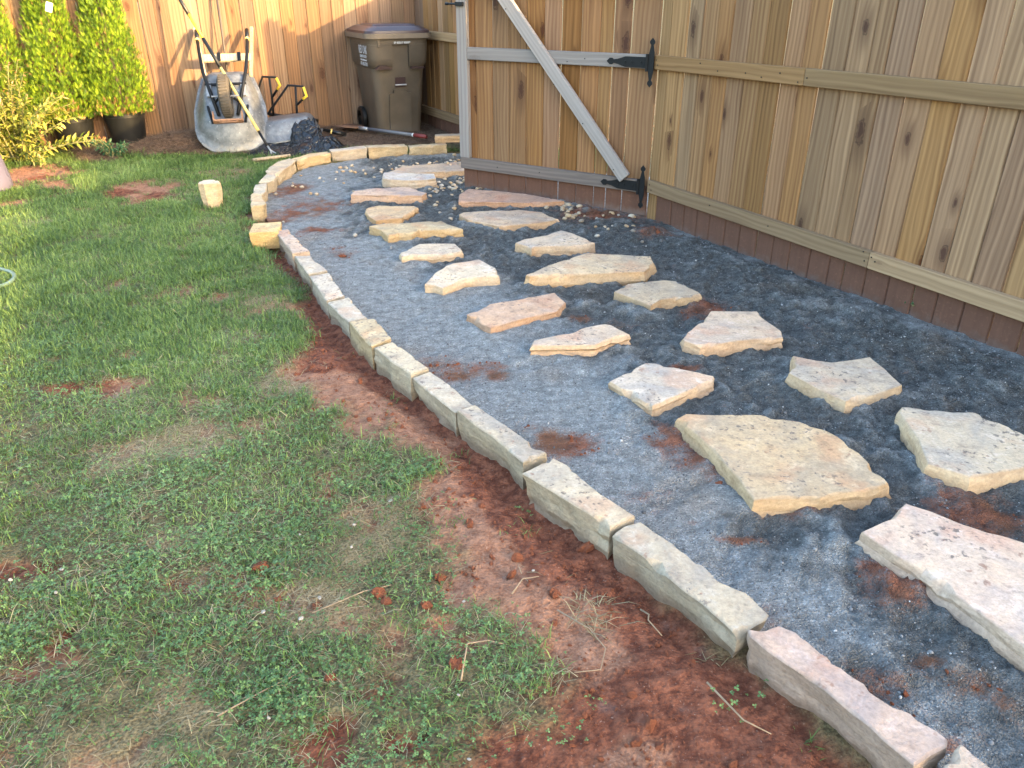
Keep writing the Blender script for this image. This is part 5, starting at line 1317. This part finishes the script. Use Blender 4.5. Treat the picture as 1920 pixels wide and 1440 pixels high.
# ---------------------------------------------------------------- instanced ground cover
def source_collection(name, meshes):
    c = bpy.data.collections.new(name)
    for i, m in enumerate(meshes):
        o = bpy.data.objects.new('%s_%02d' % (name, i), m); c.objects.link(o)
    return c
def scatter(name, pts, rot, scl, idx, coll, label_kind='stuff', label=None, category=None):
    me = bpy.data.meshes.new(name); P = np.asarray(pts, np.float32)
    me.vertices.add(len(P)); me.vertices.foreach_set('co', P.ravel()); me.update()
    a = me.attributes.new('rot', 'FLOAT_VECTOR', 'POINT'); a.data.foreach_set('vector', np.asarray(rot, np.float32).ravel())
    a = me.attributes.new('scl', 'FLOAT', 'POINT'); a.data.foreach_set('value', np.asarray(scl, np.float32))
    a = me.attributes.new('pick', 'INT', 'POINT'); a.data.foreach_set('value', np.asarray(idx, np.int32))
    o = add(name, me); tag(o, label, category, None, 'stuff')
    ng = bpy.data.node_groups.new(name, 'GeometryNodeTree')
    ng.interface.new_socket('Geometry', in_out='INPUT', socket_type='NodeSocketGeometry'); ng.interface.new_socket('Geometry', in_out='OUTPUT', socket_type='NodeSocketGeometry')
    N = ng.nodes; gi = N.new('NodeGroupInput'); go = N.new('NodeGroupOutput')
    m2p = N.new('GeometryNodeMeshToPoints'); ip = N.new('GeometryNodeInstanceOnPoints'); ci = N.new('GeometryNodeCollectionInfo')
    ci.inputs['Collection'].default_value = coll; ci.inputs['Separate Children'].default_value = True; ci.inputs['Reset Children'].default_value = True
    def named(n, dt):
        q = N.new('GeometryNodeInputNamedAttribute'); q.data_type = dt; q.inputs['Name'].default_value = n; return q.outputs['Attribute']
    l = ng.links
    l.new(gi.outputs[0], m2p.inputs['Mesh']); l.new(m2p.outputs[0], ip.inputs['Points']); l.new(ci.outputs[0], ip.inputs['Instance'])
    ip.inputs['Pick Instance'].default_value = True
    l.new(named('pick', 'INT'), ip.inputs['Instance Index']); l.new(named('rot', 'FLOAT_VECTOR'), ip.inputs['Rotation']); l.new(named('scl', 'FLOAT'), ip.inputs['Scale'])
    l.new(ip.outputs[0], go.inputs[0])
    md = o.modifiers.new('scatter', 'NODES'); md.node_group = ng
    return o
def tuft(seed, n, L, W, flat, rad, mat, name):
    rr = random.Random(seed); V = []; F = []
    for k in range(n):
        b = Vector((rr.gauss(0, rad), rr.gauss(0, rad), -.004)); az = rr.uniform(0, 6.28); el = math.radians(rr.uniform(*flat)); l = L * rr.uniform(.55, 1.2)
        a = Vector((math.cos(az), math.sin(az), 0)); s = Vector((-a.y, a.x, 0)); w = W * rr.uniform(.7, 1.3)
        d1 = a * math.cos(el) + Vector((0, 0, math.sin(el))); d2 = a * math.cos(el - .6) + Vector((0, 0, math.sin(el - .6)))
        m = b + d1 * l * .55; t = m + d2 * l * .45; t.z = max(t.z, .002); q = len(V)
        V += [b - s * w * .5, b + s * w * .5, m - s * w * .45, m + s * w * .45, t]; F += [(q, q + 1, q + 3, q + 2), (q + 2, q + 3, q + 4)]
    return mesh_from(name, V, F, mat)
def clover(seed, n, R, rad, mat):
    rr = random.Random(seed); V = []; F = []
    for k in range(n):
        c = Vector((rr.gauss(0, rad), rr.gauss(0, rad), rr.uniform(.006, .026))); az0 = rr.uniform(0, 6.28); r = R * rr.uniform(.6, 1.3)
        tl = Vector((rr.gauss(0, .35), rr.gauss(0, .35), 1)).normalized()
        for j in range(3):
            az = az0 + j * 2.094; d = Vector((math.cos(az), math.sin(az), 0)); d = (d - tl * d.dot(tl)).normalized(); s = tl.cross(d); q = len(V)
            V += [c, c + d * r * .5 + s * r * .42 + tl * r * .12, c + d * r * .98 + s * r * .30 + tl * r * .06, c + d * r * .98 - s * r * .30 + tl * r * .06, c + d * r * .5 - s * r * .42 + tl * r * .12]; F += [(q, q + 1, q + 2, q + 3, q + 4)]
    return mesh_from('clover', V, F, mat)
gsrc = [tuft(20 + k, 15, .044, .0026, (35, 85), .020, M['grass'], 'tuft') for k in range(5)] \
     + [tuft(30 + k, 15, .045, .0022, (8, 55), .028, M['grass'], 'tuft_low') for k in range(4)] \
     + [clover(40 + k, 18, .0052, .030, M['clover']) for k in range(4)] \
     + [tuft(50 + k, 14, .050, .0014, (0, 25), .032, M['straw'], 'straw') for k in range(4)]
gcol = source_collection('lawn_sources', gsrc)
def lawn_points(n):
    x = rng.uniform(-5.6, 1.0, n); y = rng.uniform(.85, 8.2, n)
    vis = (x > -.80 * y - .75)
    x, y = x[vis], y[vis]
    soil, bare, dry, mulch, pathd = masks(x, y)
    dens = (1 - sstep(.15, .65, soil) * .988) * (1 - sstep(.2, .7, mulch)) * (pathd < -.065)
    hmask = fbm(x, y, 3, 4, 120)
    dens = dens * (.50 + .50 * sstep(.38, .58, hmask)) * (1 - .30 * dry) * (1 - .25 * sstep(3.2, 2.2, y))
    k = rng.random(len(x)) < dens
    return x[k], y[k], soil[k], dry[k]
x, y, soil, dry = lawn_points(150000)
# thin out with distance: far tufts are larger patches anyway
k = rng.random(len(x)) < np.clip(1.25 - .085 * y, .45, 1); x, y, soil, dry = x[k], y[k], soil[k], dry[k]
z = ground_h(x, y)
weedy = sstep(3.6, 1.8, y + 1.2 * (fbm(x, y, 1.4, 3, 130) - .5))       # the near lawn is mostly weeds and clover
u = rng.random(len(x)); clp = weedy * (.08 + .30 * sstep(.45, .62, fbm(x, y, 2.6, 3, 131)))
strawp = .10 + .50 * dry + .20 * weedy
idx = np.where(u < strawp, rng.integers(13, 17, len(x)), np.where(u < strawp + clp * (1 - strawp), rng.integers(9, 13, len(x)), np.where(rng.random(len(x)) < .35 + .4 * weedy, rng.integers(5, 9, len(x)), rng.integers(0, 5, len(x)))))
scl = rng.uniform(.65, 1.25, len(x)) * (1 + .06 * np.clip(y - 4, 0, 4)) * (1 - .2 * weedy * (idx < 9)) * (.75 + .6 * fbm(x, y, 4, 3, 133))
rot = np.stack([rng.normal(0, .12, len(x)), rng.normal(0, .12, len(x)), rng.uniform(0, 6.28, len(x))], 1)
print('grass tufts', len(x))
scatter('lawn_grass', np.stack([x, y, z], 1), rot, scl, idx, gcol, label='short green lawn with clover and dry patches', category='grass')

# pine-straw mulch along the back fence
nsrc = [tuft(60 + k, 12, .12, .0022, (0, 14), .045, M['needle'], 'needles') for k in range(5)]
ncol = source_collection('needle_sources', nsrc)
n = 26000; x = rng.uniform(-5.6, .3, n); y = rng.uniform(7.3, 10.3, n)
soil, bare, dry, mulch, pathd = masks(x, y)
dB = (x - CORNER[0]) * NB[0] + (y - CORNER[1]) * NB[1]
k = (mulch > .35) & (dB > .03) & (pathd < -.05) & (rng.random(n) < .8); x, y = x[k], y[k]
print('mulch', len(x))
scatter('pine_straw', np.stack([x, y, ground_h(x, y)], 1), np.stack([rng.normal(0, .15, len(x)), rng.normal(0, .15, len(x)), rng.uniform(0, 6.28, len(x))], 1), rng.uniform(.6, 1.1, len(x)), rng.integers(0, 5, len(x)), ncol, label='brown pine straw mulch along the back fence', category='mulch')

# crumbs of clay on the bare strip and in the clay patches of the path
csrc = [lump_mesh('crumb', M['clod'], 700 + k, (1, random.uniform(.6, .95), random.uniform(.45, .75)), .60, 2) for k in range(6)]
for m in csrc: m.polygons.foreach_set('use_smooth', [False] * len(m.polygons))
ccol = source_collection('crumb_sources', csrc)
n = 60000; x = rng.uniform(-1.8, 2.2, n); y = rng.uniform(.9, 5.2, n)
soil, bare, dry, mulch, pathd = masks(x, y); clay, damp_shade = path_masks(x, y)
lump = sstep(.42, .62, fbm(x, y, 6, 4, 150))
p = np.where(pathd > .06, sstep(.30, .75, clay) * lump * .8, np.where(pathd < -.07, sstep(.4, .9, soil) * (.10 + .9 * lump), 0))
k = rng.random(n) < p * .55; x, y, pathd = x[k], y[k], pathd[k]
z = np.where(pathd > 0, path_h(x, y), ground_h(x, y)); s = np.exp(rng.normal(-5.60, .50, len(x)))
print('crumbs', len(x))
scatter('clay_crumbs', np.stack([x, y, z + s * .2], 1), rng.uniform(0, 6.28, (len(x), 3)), s, rng.integers(0, 6, len(x)), ccol, label='crumbled red clay along the edging and in the path', category='soil')
# grit of the path
gs = [lump_mesh('grain', M['grit'], 720 + k, (1, .8, .7), .35, 1) for k in range(5)]
gc = source_collection('grit_sources', gs)
n = 90000; t = rng.random(n); y = .95 + 4.2 * t ** 1.5; x = rng.uniform(-1.4, 2.9, n)
pd = sdist(x, y, PATH_POLY); clay, damp_shade = path_masks(x, y)
k = (pd > .07) & (np.abs(x) < .72 * y + .35) & (rng.random(n) < 1 - .7 * sstep(.4, .8, clay)); x, y = x[k], y[k]
s = np.exp(rng.normal(-6.40, .42, len(x))) * np.where(rng.random(len(x)) < .03, 2.4, 1.0)
print('grit', len(x))
scatter('path_grit', np.stack([x, y, path_h(x, y) + s * .15], 1), rng.uniform(0, 6.28, (len(x), 3)), s, rng.integers(0, 5, len(x)), gc, label='loose grey grit on the path', category='gravel')

# ---- things lying about, one by one
clod_me = [lump_mesh('clod', M['clod'], 740 + k, (1, .8, .6), .60, 3) for k in range(4)]
for m in clod_me: m.polygons.foreach_set('use_smooth', [False] * len(m.polygons))
for i, (x, y) in enumerate(CLODS):
    r = random.uniform(.012, .022)
    o = add('clay_clod', random.choice(clod_me), None, (x, y, surf(x, y) + r * .35), (random.uniform(0, 1), random.uniform(0, 1), random.uniform(0, 6))); o.scale = (r, r, r)
    if i == 6:
        r = .034; o.scale = (r, r * .8, r * .8); tag(o, 'largest red clay lump against the foot of the edging', 'clay lump', 'clay lumps')
    elif i in (0, 1, 2, 3, 4, 5, 10, 11): tag(o, 'red clay lump lying in the near lawn', 'clay lump', 'clay lumps in the lawn')
    else: tag(o, 'red clay lump on the bare clay strip', 'clay lump', 'clay lumps on the bare strip')
chip_me = [lump_mesh('chip', M['chip'], 760 + k, (1, .75, .35), .35, 1) for k in range(4)]
for m in chip_me: m.polygons.foreach_set('use_smooth', [False] * len(m.polygons))
for x, y in CHIPS:
    r = random.uniform(.005, .009)
    o = add('stone_chip', random.choice(chip_me), None, (x, y, surf(x, y) + .018), (random.uniform(-.4, .4), random.uniform(-.4, .4), random.uniform(0, 6))); o.scale = (r, r, r)
    if y > 2: tag(o, 'white stone chip in the thin grass beside the clay strip', 'stone chip', 'stone chips beside the strip')
    elif x < -.2: tag(o, 'small white stone chip in the near lawn', 'stone chip', 'stone chips in the near lawn')
    else: tag(o, 'pale stone chip on the bare clay', 'stone chip', 'stone chips on the clay')
def twig(pts, r, label):
    o = MB().tube([(p[0], p[1], surf(p[0], p[1]) + (p[2] if len(p) > 2 else .012)) for p in pts], [r * (1 - .5 * k / (len(pts) - 1)) for k in range(len(pts))], 5).obj('twig', M['twig'], None, smooth=True)
    return tag(o, label, 'twig', 'dry twigs and stalks')
twig([(.12, 1.545), (.20, 1.49), (.235, 1.42), (.215, 1.35), (.15, 1.335)], .0022, 'long curved dry stalk hooked across the red clay')
twig([(.345, 1.57), (.365, 1.55), (.36, 1.53), (.385, 1.47)], .003, 'short pale crooked twig on the clay near the edging')
twig([(.46, 1.30), (.52, 1.20), (.57, 1.16)], .0028, 'branched twig on the clay, right of the others')
twig([(-.12, 1.30), (-.11, 1.40, .03), (-.06, 1.425, .02), (-.02, 1.415)], .0025, 'bent straw stalk standing in the weeds')
twig([(-.52, 1.52), (-.40, 1.60), (-.33, 1.625)], .0022, 'pair of tan stalks lying in the near lawn')
twig([(.0, 1.60), (.03, 1.66), (.075, 1.665)], .0022, 'thin angled straw on the clay strip')
twig([(-.66, 1.20), (-.58, 1.27), (-.50, 1.33)], .0024, 'long tan stalk in the bottom left lawn')
# dried grass clump on the clay
o = add('dead_grass_clump', tuft(88, 70, .085, .0024, (2, 40), .028, M['straw'], 'dead_grass_clump'), None, (.205, 1.545, surf(.205, 1.545))); tag(o, 'faded grass clump lying on the bare red clay', 'grass clump')
o = add('dead_grass_clump', tuft(89, 55, .10, .0026, (15, 70), .035, M['grass'], 'grass_clump'), None, (-3.45, 6.02, surf(-3.45, 6.02))); o.scale = (1.6, 1.6, 1.3); tag(o, 'taller dark grass clump on the far left lawn', 'grass clump')
ORDN = ['first', 'second', 'third', 'fourth', 'fifth', 'sixth', 'seventh', 'eighth', 'ninth', 'tenth', 'eleventh', 'twelfth']
bpy.context.view_layer.update()
for grp in ('clay lumps in the lawn', 'clay lumps on the bare strip', 'stone chips in the near lawn', 'stone chips beside the strip', 'stone chips on the clay'):
    L_ = sorted([o for o in scene.objects if o.get('group') == grp], key=lambda o: o.location.x / (o.location.y * .892 + .65))
    if len(L_) > 1:
        for k, o in enumerate(L_): o['label'] = o['label'] + (', the leftmost one' if k == 0 else ', the rightmost one' if k == len(L_) - 1 else ', %s from the left' % ORDN[k])
